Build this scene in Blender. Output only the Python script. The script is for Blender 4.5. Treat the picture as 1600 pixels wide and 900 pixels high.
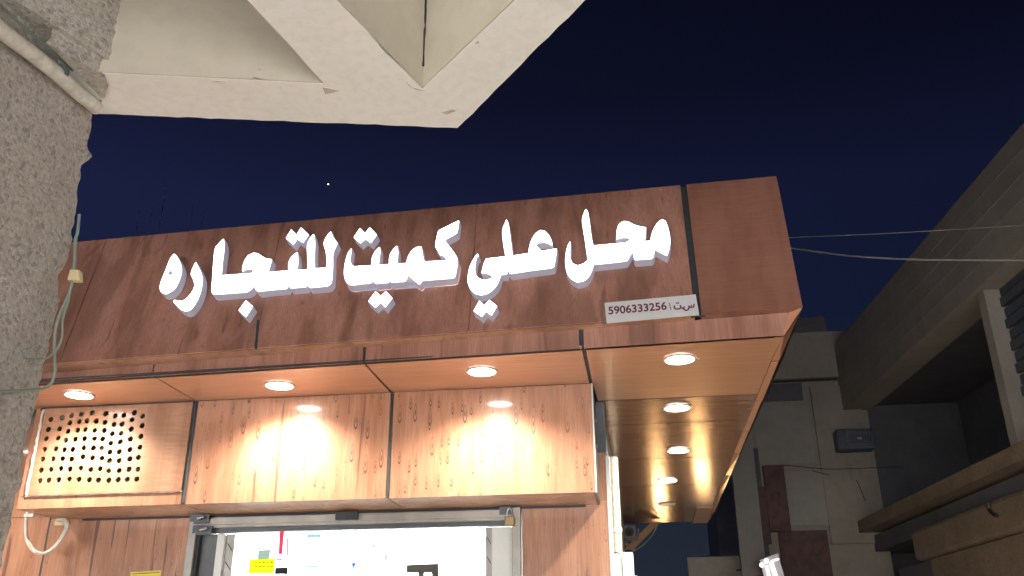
import bpy, bmesh, math, random
from mathutils import Vector, Matrix
random.seed(7)
S = bpy.context.scene
for o in list(bpy.data.objects): bpy.data.objects.remove(o)
COL = S.collection
# ------------------------------------------------------------------ camera
F_PX = 1400.03; YAW = -.1373; PIT = .3999; ROL = -.0051
CAM = Vector((.2636, -5.8041, 1.6))
FW = Vector((math.sin(YAW)*math.cos(PIT), math.cos(YAW)*math.cos(PIT), math.sin(PIT)))
r0 = FW.cross(Vector((0, 0, 1))).normalized(); u0 = r0.cross(FW)
RT = r0*math.cos(ROL) + u0*math.sin(ROL); UP = -r0*math.sin(ROL) + u0*math.cos(ROL)
cd = bpy.data.cameras.new('camera'); cam = bpy.data.objects.new('camera', cd); COL.objects.link(cam)
cd.sensor_width = 36; cd.lens = 36*F_PX/1600; cd.clip_end = 2000; cd.clip_start = .05
cam.matrix_world = Matrix(((RT.x, UP.x, -FW.x, CAM.x), (RT.y, UP.y, -FW.y, CAM.y), (RT.z, UP.z, -FW.z, CAM.z), (0, 0, 0, 1)))
S.camera = cam
S.view_settings.view_transform = 'Standard'; S.view_settings.look = 'None'
S.view_settings.exposure = .3; S.view_settings.gamma = 1
# ------------------------------------------------------------------ world: clear night sky, a little lighter low down
w = bpy.data.worlds.new('World'); S.world = w; w.use_nodes = True
nt = w.node_tree; nt.nodes.clear()
o_ = nt.nodes.new('ShaderNodeOutputWorld'); bg = nt.nodes.new('ShaderNodeBackground'); bg.inputs[1].default_value = 1
tc = nt.nodes.new('ShaderNodeTexCoord'); sx = nt.nodes.new('ShaderNodeSeparateXYZ'); rp = nt.nodes.new('ShaderNodeValToRGB')
nt.links.new(tc.outputs['Generated'], sx.inputs[0]); nt.links.new(sx.outputs['Z'], rp.inputs[0])
mr = nt.nodes.new('ShaderNodeMapRange'); mr.inputs['From Min'].default_value = -.75; mr.inputs['From Max'].default_value = .5; mr.inputs['To Min'].default_value = 1.15; mr.inputs['To Max'].default_value = .5
nt.links.new(sx.outputs['X'], mr.inputs['Value']); nt.links.new(mr.outputs[0], bg.inputs[1])
nt.links.new(rp.outputs[0], bg.inputs[0]); nt.links.new(bg.outputs[0], o_.inputs[0])
els = rp.color_ramp.elements
els[0].position = 0; els[0].color = (.020, .027, .044, 1); els[1].position = .72; els[1].color = (.0024, .0031, .0105, 1)
for ps, c in ((.15, (.0165, .022, .034, 1)), (.34, (.0075, .0125, .038, 1)), (.46, (.0078, .0105, .037, 1)), (.57, (.0042, .0054, .018, 1))):
    e = els.new(ps); e.color = c

# light fixtures' strengths
DOWN_W = 7; LENS_E = 40; LETTER_E = 6; ROOM_E = 95; FILL_E = 9.5  # the last one drives the added fill panels across the street

# ------------------------------------------------------------------ projecting helpers (a pixel of the 1600x900 photo -> a point of a real plane)
def ray(q): return FW + RT*((q[0]-800)/F_PX) - UP*((q[1]-450)/F_PX)
def onz(q, z): d = ray(q); return CAM + d*((z-CAM.z)/d.z)
def ony(q, y): d = ray(q); return CAM + d*((y-CAM.y)/d.y)
def onx(q, x): d = ray(q); return CAM + d*((x-CAM.x)/d.x)
def onp(q, P, n): d = ray(q); return CAM + d*((P-CAM).dot(n)/d.dot(n))

# ------------------------------------------------------------------ object helpers
def link(name, me, mat=None, parent=None):
    o = bpy.data.objects.new(name, me); COL.objects.link(o)
    if mat: me.materials.append(mat)
    if parent: o.parent = parent
    return o
def tag(o, label=None, cat=None, group=None, kind=None):
    if label: o['label'] = label
    if cat: o['category'] = cat
    if group: o['group'] = group
    if kind: o['kind'] = kind
    return o
def empty(name, loc, label, cat, group=None):
    o = bpy.data.objects.new(name, None); COL.objects.link(o); o.location = loc; o.empty_display_size = .05
    o['_l'] = 1; del o['_l']
    return tag(o, label, cat, group)
class MB:
    def __init__(s): s.v = []; s.f = []; s.m = []
    def add(s, vs, fs, mi=0):
        k = len(s.v); s.v += [Vector(v) for v in vs]; s.f += [tuple(i+k for i in f) for f in fs]; s.m += [mi]*len(fs); return s
    def hexa(s, b, t, mi=0):      # bottom 4, top 4
        return s.add(list(b)+list(t), [(3, 2, 1, 0), (4, 5, 6, 7), (0, 1, 5, 4), (1, 2, 6, 5), (2, 3, 7, 6), (3, 0, 4, 7)], mi)
    def box(s, x0, x1, y0, y1, z0, z1, mi=0):
        return s.hexa([(x0, y0, z0), (x1, y0, z0), (x1, y1, z0), (x0, y1, z0)], [(x0, y0, z1), (x1, y0, z1), (x1, y1, z1), (x0, y1, z1)], mi)
    def slab(s, quad, n, t, mi=0):    # quad + thickness along n
        n = Vector(n)*t; q = [Vector(a) for a in quad]
        return s.hexa(q, [a+n for a in q], mi)
    def prism(s, pts, d, mi=0):
        k = len(pts); pts = [Vector(p) for p in pts]; d = Vector(d)
        return s.add(pts+[p+d for p in pts], [tuple(range(k))[::-1], tuple(range(k, 2*k))]+[(i, (i+1) % k, k+(i+1) % k, k+i) for i in range(k)], mi)
    def tube(s, pts, r, n=8, mi=0, caps=True):
        pts = [Vector(p) for p in pts]; rings = []
        T0 = (pts[1]-pts[0]).normalized(); a = T0.orthogonal().normalized()
        for i, p in enumerate(pts):
            T = (pts[min(i+1, len(pts)-1)]-pts[max(i-1, 0)]).normalized()
            a = (a - T*a.dot(T)).normalized(); b = T.cross(a)
            rr = r[i] if isinstance(r, (list, tuple)) else r
            rings.append([p+(a*math.cos(2*math.pi*k/n)+b*math.sin(2*math.pi*k/n))*rr for k in range(n)])
        vs = [v for g in rings for v in g]; fs = []
        for i in range(len(pts)-1):
            for k in range(n): fs.append((i*n+k, i*n+(k+1) % n, (i+1)*n+(k+1) % n, (i+1)*n+k))
        if caps: fs += [tuple(range(n))[::-1], tuple((len(pts)-1)*n+k for k in range(n))]
        return s.add(vs, fs, mi)
    def cyl(s, c, ax, r, h, n=24, mi=0):
        c = Vector(c); ax = Vector(ax).normalized(); return s.tube([c, c+ax*h], r, n, mi)
    def ring(s, c, ax, ri, ro, h, n=32, mi=0):
        c = Vector(c); ax = Vector(ax).normalized(); a = ax.orthogonal().normalized(); b = ax.cross(a); vs = []
        for (r, hh) in ((ri, 0), (ro, 0), (ro, h), (ri, h)):
            vs += [c+ax*hh+(a*math.cos(2*math.pi*k/n)+b*math.sin(2*math.pi*k/n))*r for k in range(n)]
        fs = []
        for j in range(4):
            for k in range(n): fs.append((j*n+k, j*n+(k+1) % n, ((j+1) % 4)*n+(k+1) % n, ((j+1) % 4)*n+k))
        return s.add(vs, fs, mi)
    def build(s, name, mat=None, parent=None, smooth=False, bevel=0, loc=None):
        me = bpy.data.meshes.new(name); me.from_pydata([tuple(v) for v in s.v], [], s.f)
        bm = bmesh.new(); bm.from_mesh(me); bmesh.ops.recalc_face_normals(bm, faces=bm.faces)
        if bevel: bmesh.ops.bevel(bm, geom=[e for e in bm.edges if e.calc_face_angle(0) > .5], offset=bevel, segments=2, affect='EDGES', profile=.5)
        bm.to_mesh(me); bm.free()
        mats = mat if isinstance(mat, (list, tuple)) else [mat]
        o = link(name, me, None, None)
        for m in mats:
            if m: me.materials.append(m)
        if len(mats) > 1 and not bevel:
            for p, k in zip(me.polygons, s.m): p.material_index = k
        if smooth:
            me.shade_smooth()
            try: me.set_sharp_from_angle(angle=math.radians(40))
            except Exception: pass
        if parent:
            o.parent = parent; o.matrix_parent_inverse = Matrix.Translation(-world_loc(parent))
        elif loc is not None:
            pass
        return o
def world_loc(p):
    return Vector((0, 0, 0)) if p.type == 'MESH' else Vector(p.location)

def cut_pts(pts, step=4, ang=42):     # Catmull-Rom through gentle corners, sharp ones kept
    n = len(pts); out = []
    P = [Vector(p) for p in pts]
    def sharp(i):
        a = P[i]-P[i-1]; b = P[(i+1) % n]-P[i]
        return a.angle(b, 0) > math.radians(ang)
    sh = [sharp(i) for i in range(n)]
    for i in range(n):
        p1, p2 = P[i], P[(i+1) % n]; p0 = P[i-1] if not sh[i] else p1; p3 = P[(i+2) % n] if not sh[(i+1) % n] else p2
        L = (p2-p1).length
        for k in range(step):
            t = k/step
            m1 = (p2-p0)*.5 if not sh[i] else (p2-p1); m2 = (p3-p1)*.5 if not sh[(i+1) % n] else (p2-p1)
            if m1.length > L*1.2: m1 = m1.normalized()*L*1.2
            if m2.length > L*1.2: m2 = m2.normalized()*L*1.2
            out.append(p1*(2*t**3-3*t**2+1)+m1*(t**3-2*t**2+t)+p2*(-2*t**3+3*t**2)+m2*(t**3-t**2))
    return out
def curve_mesh(loops, ext, offset=0, bevel=0):
    cu = bpy.data.curves.new('tmp', 'CURVE'); cu.dimensions = '2D'; cu.fill_mode = 'BOTH'; cu.extrude = ext; cu.offset = offset; cu.bevel_depth = bevel
    for lp in loops:
        sp = cu.splines.new('POLY'); sp.points.add(len(lp)-1); sp.use_cyclic_u = True
        for k, p in enumerate(lp): sp.points[k].co = (p[0], p[1], 0, 1)
    ob = bpy.data.objects.new('tmp', cu); COL.objects.link(ob)
    dg = bpy.context.evaluated_depsgraph_get(); me = bpy.data.meshes.new_from_object(ob.evaluated_get(dg))
    bpy.data.objects.remove(ob); bpy.data.curves.remove(cu); return me
def text_mesh(txt, size, ext=.0006, offset=0):
    cu = bpy.data.curves.new('tmp', 'FONT'); cu.body = txt; cu.size = size; cu.extrude = ext; cu.offset = offset; cu.align_x = 'LEFT'
    ob = bpy.data.objects.new('tmp', cu); COL.objects.link(ob)
    dg = bpy.context.evaluated_depsgraph_get(); me = bpy.data.meshes.new_from_object(ob.evaluated_get(dg))
    bpy.data.objects.remove(ob); bpy.data.curves.remove(cu); return me
def fit_text(me, w, h):       # scale a text mesh into a w x h rectangle from its lower left
    xs = [v.co.x for v in me.vertices]; ys = [v.co.y for v in me.vertices]
    if not xs: return me
    a, b, c, d = min(xs), max(xs), min(ys), max(ys)
    for v in me.vertices: v.co.x = (v.co.x-a)/(b-a)*w; v.co.y = (v.co.y-c)/max(d-c, 1e-6)*h
    return me

# ------------------------------------------------------------------ materials
class NM:
    def __init__(s, name):
        s.m = bpy.data.materials.new(name); s.m.use_nodes = True; s.t = s.m.node_tree; s.t.nodes.clear()
        s.out = s.n('ShaderNodeOutputMaterial'); s.b = s.n('ShaderNodeBsdfPrincipled'); s.l(s.b.outputs[0], s.out.inputs[0])
        s.tc = s.n('ShaderNodeNewGeometry')
    def n(s, t, **k):
        x = s.t.nodes.new(t)
        for a, b in k.items(): setattr(x, a, b)
        return x
    def l(s, a, b): s.t.links.new(a, b)
    def map(s, sc, loc=(0, 0, 0), rot=(0, 0, 0)):
        m = s.n('ShaderNodeMapping'); m.inputs['Scale'].default_value = sc; m.inputs['Location'].default_value = loc; m.inputs['Rotation'].default_value = rot
        s.l(s.tc.outputs['Position'], m.inputs[0]); return m.outputs[0]
    def noise(s, vec, scale=1, det=4, rough=.55, dist=0):
        x = s.n('ShaderNodeTexNoise'); x.inputs['Scale'].default_value = scale; x.inputs['Detail'].default_value = det
        x.inputs['Roughness'].default_value = rough; x.inputs['Distortion'].default_value = dist
        s.l(vec, x.inputs['Vector']); return x.outputs['Fac']
    def ramp(s, f, stops, interp='LINEAR'):
        r = s.n('ShaderNodeValToRGB'); r.color_ramp.interpolation = interp; e = r.color_ramp.elements
        def c4(c): return (c, c, c, 1) if isinstance(c, (int, float)) else tuple(c)+(1,)
        e[0].position = stops[0][0]; e[0].color = c4(stops[0][1]); e[1].position = stops[-1][0]; e[1].color = c4(stops[-1][1])
        for p, c in stops[1:-1]: q = e.new(p); q.color = c4(c)
        s.l(f, r.inputs[0]); return r.outputs[0]
    def mix(s, f, a, b, mode='MIX'):
        x = s.n('ShaderNodeMix', data_type='RGBA', blend_type=mode)
        if isinstance(f, (int, float)): x.inputs[0].default_value = f
        else: s.l(f, x.inputs[0])
        for v, i in ((a, 6), (b, 7)):
            if isinstance(v, tuple): x.inputs[i].default_value = v+(1,)
            else: s.l(v, x.inputs[i])
        return x.outputs[2]
    def math(s, op, a, b=None):
        x = s.n('ShaderNodeMath', operation=op)
        for v, i in ((a, 0), (b, 1)):
            if v is None: continue
            if isinstance(v, (int, float)): x.inputs[i].default_value = v
            else: s.l(v, x.inputs[i])
        return x.outputs[0]
    def bump(s, h, st=.3, d=.01):
        b = s.n('ShaderNodeBump'); b.inputs['Strength'].default_value = st; b.inputs['Distance'].default_value = d
        s.l(h, b.inputs['Height']); s.l(b.outputs[0], s.b.inputs['Normal'])
    def done(s, col=None, rough=.6, metal=0, coat=0, spec=.5, coatr=.1):
        if col is not None:
            if isinstance(col, tuple): s.b.inputs['Base Color'].default_value = col+(1,)
            else: s.l(col, s.b.inputs['Base Color'])
        if isinstance(rough, (int, float)): s.b.inputs['Roughness'].default_value = rough
        else: s.l(rough, s.b.inputs['Roughness'])
        s.b.inputs['Metallic'].default_value = metal; s.b.inputs['Coat Weight'].default_value = coat; s.b.inputs['Coat Roughness'].default_value = coatr
        s.b.inputs['Specular IOR Level'].default_value = spec
        return s.m
def plain(name, col, rough=.6, metal=0, var=.15, sc=6, coat=0):
    k = NM(name); f = k.noise(k.map((sc, sc, sc)), 1, 5)
    lo = tuple(c*(1-var) for c in col); hi = tuple(min(1, c*(1+var)) for c in col)
    return k.done(k.ramp(f, [(.3, lo), (.7, hi)]), k.ramp(k.noise(k.map((sc*3,)*3), 1, 3), [(.3, max(0, rough-.08)), (.7, min(1, rough+.08))]), metal, coat)
def emit(name, col, st):
    k = NM(name); k.b.inputs['Emission Color'].default_value = col+(1,); k.b.inputs['Emission Strength'].default_value = st
    return k.done((.8, .8, .8), .4)

def wood_knotty(name='knotty_wood_cladding', A=1.0):     # orange brown laminate with rows of small pointed knots
    k = NM(name)
    base = k.ramp(k.noise(k.map((9, 9, 1.1)), 1, 4, .6, .4), [(.28, (.36, .165, .095)), (.5, (.47, .235, .145)), (.72, (.55, .295, .19))])
    fibre = k.noise(k.map((150, 150, 5)), 1, 3, .7)
    base = k.mix(k.ramp(fibre, [(.35, .38), (.62, 0)]), base, (.20, .078, .040))
    wob = k.noise(k.map((6, 6, 2.2), (3, 0, 1)), 1, 2)
    # teardrops: stretched cells, rings inside
    for (sx_, sz_, off, thr, amt) in ((14, 5.6, (0, .5, .3), .40, 1.0), (9, 3.7, (4.3, .5, 1.7), .30, .9)):
        m = k.map((sx_, 0, sz_), off)
        v = k.n('ShaderNodeTexVoronoi', feature='F1', voronoi_dimensions='3D'); v.inputs['Scale'].default_value = 1; v.inputs['Randomness'].default_value = .75
        sep = k.n('ShaderNodeSeparateXYZ')
        k.l(m, v.inputs['Vector']); vs = k.n('ShaderNodeVectorMath', operation='SUBTRACT'); k.l(m, vs.inputs[0]); k.l(v.outputs['Position'], vs.inputs[1]); k.l(vs.outputs[0], sep.inputs[0])
        ax = k.math('ABSOLUTE', sep.outputs[0])
        # narrower towards the top: pointed ovals
        nx = k.math('MULTIPLY', ax, k.math('ADD', k.math('MULTIPLY', sep.outputs[2], 2.6), 2.2))
        dd = k.math('SQRT', k.math('ADD', k.math('POWER', nx, 2), k.math('POWER', sep.outputs[2], 2)))
        ring = k.math('SINE', k.math('MULTIPLY', dd, 36))
        inside = k.math('MULTIPLY', k.ramp(dd, [(thr*.75, 1), (thr, 0)]), k.ramp(k.noise(k.map((2.2, 2.2, 3.1), off), 1, 2), [(.40, .12), (.56, 1)]))
        lowb = k.ramp(sep.outputs[2], [(-.0, 1), (.28, .35)])
        rsel = k.math('GREATER_THAN', k.n('ShaderNodeSeparateColor').outputs[0] if False else _first(k, v), .38)
        msk = k.math('MULTIPLY', k.math('MULTIPLY', k.ramp(ring, [(.05, 0), (.6, amt*A)]), inside), k.math('MULTIPLY', lowb, rsel))
        base = k.mix(msk, base, (.10, .052, .04))
    st = k.ramp(k.noise(k.map((17, 17, .9), (7, 3, 2)), 1, 2, .5, .6), [(.655, 0), (.70, .8)])
    base = k.mix(st, base, (.115, .062, .048))
    k.bump(fibre, .08, .002)
    return k.done(base, .34, 0, .5, .5, .06)
def _first(k, v):
    s = k.n('ShaderNodeSeparateColor'); k.l(v.outputs['Color'], s.inputs[0]); return s.outputs[0]

def wood_sign(name, c1, c2, c3, streak=True, fine=(120, 120, 6), rough=.42, coat=.25):
    k = NM(name)
    base = k.ramp(k.noise(k.map((7.5, 7.5, .16), (1.7, 0, 0)), 1, 3, .6, .1), [(.38, c1), (.5, c2), (.66, c3)])
    f = k.noise(k.map(fine), 1, 3, .7)
    base = k.mix(k.ramp(f, [(.35, .35), (.65, 0)]), base, tuple(c*.45 for c in c1))
    if streak:
        a = k.noise(k.map((13, 13, 1.3), (5, 2, 3)), 1, 3, .55, .7)
        base = k.mix(k.ramp(a, [(.62, 0), (.72, .6)]), base, tuple(c*.4 for c in c1))
        b = k.noise(k.map((3.0, 3.0, .35), (9, 2, 3)), 1, 2, .5, .3)
        base = k.mix(k.ramp(b, [(.52, 0), (.56, .42)]), base, tuple(c*.5 for c in c1))
    k.bump(f, .06, .002)
    return k.done(base, rough, 0, coat, .5, .15)

def brushed(name, c1, c2, rough=.26, metal=.55, st=.25):     # glossy laminate with fine cross ridges
    k = NM(name)
    base = k.ramp(k.noise(k.map((1.2, 26, 26)), 1, 4, .6, .2), [(.3, c1), (.7, c2)])
    f = k.noise(k.map((3, 190, 190)), 1, 3, .75)
    base = k.mix(k.ramp(f, [(.35, .4), (.65, 0)]), base, tuple(c*.5 for c in c1))
    big = k.noise(k.map((3.5, 5, 5)), 1, 3)
    h = k.math('ADD', k.math('MULTIPLY', f, 1.0), k.math('MULTIPLY', big, 7.0))
    k.bump(h, st, .0035)
    return k.done(base, rough, metal, .3, .5, .12)

def concrete(name, c, c2, scale=18, bst=.5, bd=.02, stain=(.3, .26, .2), stamt=.3, pit=.45):
    k = NM(name)
    n1 = k.noise(k.map((1.6,)*3), 1, 6, .62)
    base = k.ramp(n1, [(.3, c2), (.65, c)])
    n2 = k.noise(k.map((scale,)*3), 1, 5, .6)
    base = k.mix(k.ramp(n2, [(.35, pit), (.55, 0)]), base, tuple(x*.55 for x in c2))
    n3 = k.noise(k.map((2.7, 2.7, 1.1), (4, 4, 1)), 1, 5, .7, .5)
    base = k.mix(k.ramp(n3, [(.55, 0), (.75, stamt)]), base, stain)
    k.bump(k.math('ADD', n2, k.math('MULTIPLY', n1, 1.5)), bst, bd)
    return k.done(base, .85, 0, 0, .25)
def pebble(name):
    k = NM(name)
    v = k.n('ShaderNodeTexVoronoi', feature='F1'); v.inputs['Scale'].default_value = 75; v.inputs['Randomness'].default_value = 1
    wv = k.n('ShaderNodeVectorMath', operation='ADD'); nz = k.n('ShaderNodeTexNoise'); nz.inputs['Scale'].default_value = 30
    k.l(k.tc.outputs['Position'], nz.inputs['Vector']); sc = k.n('ShaderNodeVectorMath', operation='SCALE'); sc.inputs['Scale'].default_value = .02
    k.l(nz.outputs['Color'], sc.inputs[0]); k.l(k.tc.outputs['Position'], wv.inputs[0]); k.l(sc.outputs[0], wv.inputs[1]); k.l(wv.outputs[0], v.inputs['Vector'])
    col = k.ramp(_first(k, v), [(0, (.33, .30, .27)), (.2, (.46, .425, .385)), (.85, (.54, .505, .46)), (1, (.60, .57, .53))])
    g = k.noise(k.map((30, 30, 30)), 1, 6, .75)
    col = k.mix(k.ramp(g, [(.34, .6), (.48, 0)]), col, (.20, .18, .16))
    big = k.noise(k.map((2.2, 2.2, 1.6)), 1, 4)
    col = k.mix(k.ramp(big, [(.5, 0), (.72, .35)]), col, (.30, .27, .24))
    h = k.math('ADD', k.math('MULTIPLY', k.math('SUBTRACT', 1, k.math('MULTIPLY', v.outputs['Distance'], 1.0)), .6), k.math('MULTIPLY', g, 1.6))
    k.bump(h, .75, .010)
    return k.done(col, .9, 0, 0, .2)

M = {}
M['knotty'] = wood_knotty(); M['wall_wood'] = wood_knotty('wall_wood_cladding', .4)
M['sign_wood'] = wood_sign('dark_plank_laminate', (.30, .138, .098), (.415, .20, .145), (.48, .245, .185))
M['sign_end'] = wood_sign('red_brown_laminate', (.27, .118, .08), (.31, .14, .097), (.335, .155, .112), False, (6, 6, 160))
M['lip'] = wood_sign('sign_underside_laminate', (.50, .27, .17), (.60, .33, .21), (.68, .40, .27), True)
M['plain_wood'] = brushed('smooth_soffit_laminate', (.58, .31, .19), (.68, .38, .245), .4, 0, .08)
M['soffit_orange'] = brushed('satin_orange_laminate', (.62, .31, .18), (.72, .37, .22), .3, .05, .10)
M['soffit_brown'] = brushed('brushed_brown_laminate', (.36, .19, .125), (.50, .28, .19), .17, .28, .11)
M['plate'] = wood_sign('perforated_plate_wood', (.36, .18, .10), (.45, .235, .14), (.52, .28, .175), False, (5, 5, 60), .45, .3)
M['sealant'] = plain('dark_sealant', (.035, .042, .048), .6)
M['grey_sealant'] = plain('grey_sealant', (.12, .135, .145), .5)
M['white_sealant'] = plain('white_sealant', (.75, .73, .68), .6)
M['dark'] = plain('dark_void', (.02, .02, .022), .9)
M['alu'] = plain('anodised_aluminium', (.34, .33, .31), .42, .55)
M['alu_dark'] = plain('dark_aluminium', (.10, .11, .125), .4, .5)
M['steel'] = plain('galvanised_steel', (.45, .44, .42), .35, .9)
M['brass'] = plain('old_brass', (.33, .25, .13), .35, .9)
M['white_paint'] = concrete('cream_painted_plaster', (.58, .56, .48), (.48, .46, .39), 12, .15, .006, (.45, .40, .30), .25)
M['white_plastic'] = plain('white_plastic', (.74, .78, .78), .35, 0, .05)
M['pvc'] = plain('weathered_pvc', (.66, .64, .57), .5, 0, .2, 25)
M['letter_return'] = None
k = NM('glowing_acrylic_return'); k.b.inputs['Emission Color'].default_value = (.56, .53, .70, 1); k.b.inputs['Emission Strength'].default_value = .24; M['letter_return'] = k.done((.33, .33, .36), .35)  # faint lavender glow added so the returns tint the fascia around them
M['letter_face'] = emit('lit_letter_face', (1, .98, 1), LETTER_E)
M['lens'] = emit('lit_downlight_lens', (1, .93, .84), LENS_E)
M['lens_off'] = plain('unlit_downlight_lens', (.55, .5, .42), .3)
M['lamp_ring'] = plain('white_lamp_ring', (.6, .56, .5), .35, .1)
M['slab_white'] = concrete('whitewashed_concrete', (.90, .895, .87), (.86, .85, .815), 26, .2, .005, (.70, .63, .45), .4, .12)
M['slab_wall'] = concrete('shaded_rib_chip_plaster', (.56, .52, .44), (.51, .47, .395), 9, .15, .006, (.4, .35, .27), .2, .15)  # recess shade put into the rib tone; chips and deck share it
M['pebble'] = pebble('pebbledash_render')
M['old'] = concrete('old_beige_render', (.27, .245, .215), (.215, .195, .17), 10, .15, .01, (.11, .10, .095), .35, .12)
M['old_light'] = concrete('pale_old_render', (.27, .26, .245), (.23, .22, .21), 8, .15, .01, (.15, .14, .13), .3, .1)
M['old_dark'] = concrete('shade_dark_render', (.10, .10, .115), (.07, .072, .086), 8, .15, .01, (.04, .04, .047), .35, .15)  # dark copy of the render, standing in for shade in the balcony opening
M['old_brown'] = concrete('brown_grainy_render', (.21, .16, .12), (.15, .115, .085), 30, .5, .01, (.12, .08, .05), .4)
M['maroon'] = concrete('maroon_paint', (.12, .072, .07), (.09, .056, .056), 9, .2, .01, (.05, .03, .03), .4)
M['slat'] = plain('blue_grey_slats', (.055, .066, .09), .5, .2)
M['cable_green'] = plain('green_cable', (.21, .27, .235), .5)
M['cable_grey'] = plain('grey_cable', (.28, .27, .25), .5)
M['cable_black'] = plain('black_cable', (.02, .02, .02), .5)
M['tape'] = plain('yellowed_tape', (.62, .52, .30), .6)
M['timber'] = plain('raw_timber', (.36, .22, .11), .7, 0, .2, 20)
M['asphalt'] = concrete('dusty_ground', (.42, .39, .35), (.34, .31, .28), 40, .3, .01, (.1, .09, .08), .4)
M['plaque'] = plain('pale_plaque', (.66, .66, .67), .45, 0, .04)
M['maroon_print'] = plain('maroon_print', (.14, .02, .045), .5)
M['room_white'] = plain('white_room_wall', (.85, .86, .85), .6, 0, .03)
M['room_lamp'] = emit('lit_ceiling_panel', (.94, 1, .99), ROOM_E)
k = NM('window_glass'); gl = k.n('ShaderNodeBsdfGlossy'); gl.inputs['Roughness'].default_value = .02; tr = k.n('ShaderNodeBsdfTransparent'); mx = k.n('ShaderNodeMixShader'); fr = k.n('ShaderNodeFresnel')
k.l(fr.outputs[0], mx.inputs[0]); k.l(tr.outputs[0], mx.inputs[1]); k.l(gl.outputs[0], mx.inputs[2]); k.l(mx.outputs[0], k.out.inputs[0]); M['glass'] = k.m
def backlit(name, col, t=.65):
    k = NM(name); d = k.n('ShaderNodeBsdfDiffuse'); tl = k.n('ShaderNodeBsdfTranslucent'); mx = k.n('ShaderNodeMixShader'); mx.inputs[0].default_value = t
    for x in (d, tl): x.inputs['Color'].default_value = col+(1,)
    k.l(d.outputs[0], mx.inputs[1]); k.l(tl.outputs[0], mx.inputs[2]); k.l(mx.outputs[0], k.out.inputs[0]); return k.m

# ================================================================== SHOP BUILDING
Z = 1.6                      # camera height above the ground
ZS = 1.75+Z; ZB = 1.0268+Z   # soffit, underside of the boxed front
YW = .495                    # lower wall plane
XL = -4.03                   # left end of the box
shop = empty('shop_building', (-2, .5, 0), 'single-storey shop clad in orange and brown wood-look panels under a long lit sign band', 'shop')
def P(mb, name, mat, **kw): return mb.build(name, M[mat], shop, **kw)

# fascia plane
BR = Vector((1.261, -.839, 1.9+Z)); BL = Vector((-3.416, -.706, 1.835+Z)); TR = Vector((1.261, -.596, 2.894+Z))
FN = (BL-BR).cross(TR-BR).normalized()
if FN.y > 0: FN = -FN         # outward, towards the street
FX = (BR-BL).normalized(); FY = FN.cross(FX).normalized()
if FY.z < 0: FY = -FY
def fpt(x, top, out=0):       # point of the fascia by x, on bottom or top line
    t = (x-BR.x)/(BL.x-BR.x); b = BR+(BL-BR)*t
    if top:
        TL = onp((120, 378), BR, FN); a = TR+(TL-TR)*((x-TR.x)/(TL.x-TR.x)); b = a
    return b+FN*out
def fascia(x0, x1, mat, name='fascia_panel'):
    q = [fpt(x0, 0), fpt(x1, 0), fpt(x1, 1), fpt(x0, 1)]
    return MB().slab(q, -FN, .02).build(name, M[mat], shop)
fascia(-5.6, -3.42, 'sign_wood'); fascia(-3.416, -2.081, 'sign_wood'); fascia(-2.077, -.70, 'sign_wood'); fascia(-.696, .652, 'sign_wood'); fascia(.692, 1.261, 'sign_end')
q = [fpt(.63, 0, -.016), fpt(.71, 0, -.016), fpt(.71, 1, -.016), fpt(.63, 1, -.016)]
P(MB().slab(q, -FN, .02), 'joint_sealant', 'sealant')
# black gap left open at the foot of one panel joint
a = onp((400, 545), BR, FN); b = onp((403, 500), BR, FN)
q = [a-FX*.008, a+FX*.008, b+FX*.01, b-FX*.006]
P(MB().slab([v+FN*.003 for v in q], -FN, .01), 'joint_gap', 'sealant')
# underside lip and recessed band below the fascia
LT = [Vector((1.204, -.775, 1.889+Z)), Vector((-3.532, -.545, 1.826+Z))]
def lt(x): return LT[0]+(LT[1]-LT[0])*((x-LT[0].x)/(LT[1].x-LT[0].x))
def sf(x): return Vector((x, -.775+(x-1.182)/(-3.532-1.182)*(.775-.552), ZS))
for x0, x1, m in ((-5.6, .655, 'lip'), (.69, None, 'sign_end')):
    b1 = BR-FN*.0 if x1 is None else fpt(x1, 0)
    t1 = lt(1.204) if x1 is None else lt(x1)
    q = [fpt(x0, 0)-FN*.003+Vector((0, 0, -.001)), b1-FN*.003+Vector((0, 0, -.001)), t1, lt(x0)]
    P(MB().slab(q, (0, 0, 1), .012), 'sign_lip', m)
P(MB().slab([fpt(.64, 0)+Vector((0, .004, .012)), fpt(.70, 0)+Vector((0, .004, .012)), lt(.70)+Vector((0, 0, .012)), lt(.64)+Vector((0, 0, .012))], (0, 0, 1), .01), 'joint_sealant', 'sealant')
def band(x0, x1, xt1=None, mat='sign_wood'):
    q = [sf(x0), sf(x1), lt(xt1 if xt1 else x1), lt(x0)]
    P(MB().slab(q, (0, 1, 0), .015), 'band_panel', mat)
band(-5.6, -2.832); band(-2.822, -1.395); band(-1.375, -.036); band(-.006, 1.148, 1.204, 'sign_wood')
P(MB().slab([sf(-5.6)+Vector((0, .012, 0)), sf(1.1)+Vector((0, .012, 0)), lt(1.1)+Vector((0, .012, 0)), lt(-5.6)+Vector((0, .012, 0))], (0, 1, 0), .02), 'joint_sealant', 'sealant')
P(MB().slab([sf(-5.6)+Vector((0, -.004, -.004)), sf(-.03)+Vector((0, -.004, -.004)), sf(-.03)+Vector((0, -.004, .001)), sf(-5.6)+Vector((0, -.004, .001))], (0, 1, 0), .006), 'shadow_bead', 'sealant')

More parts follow.
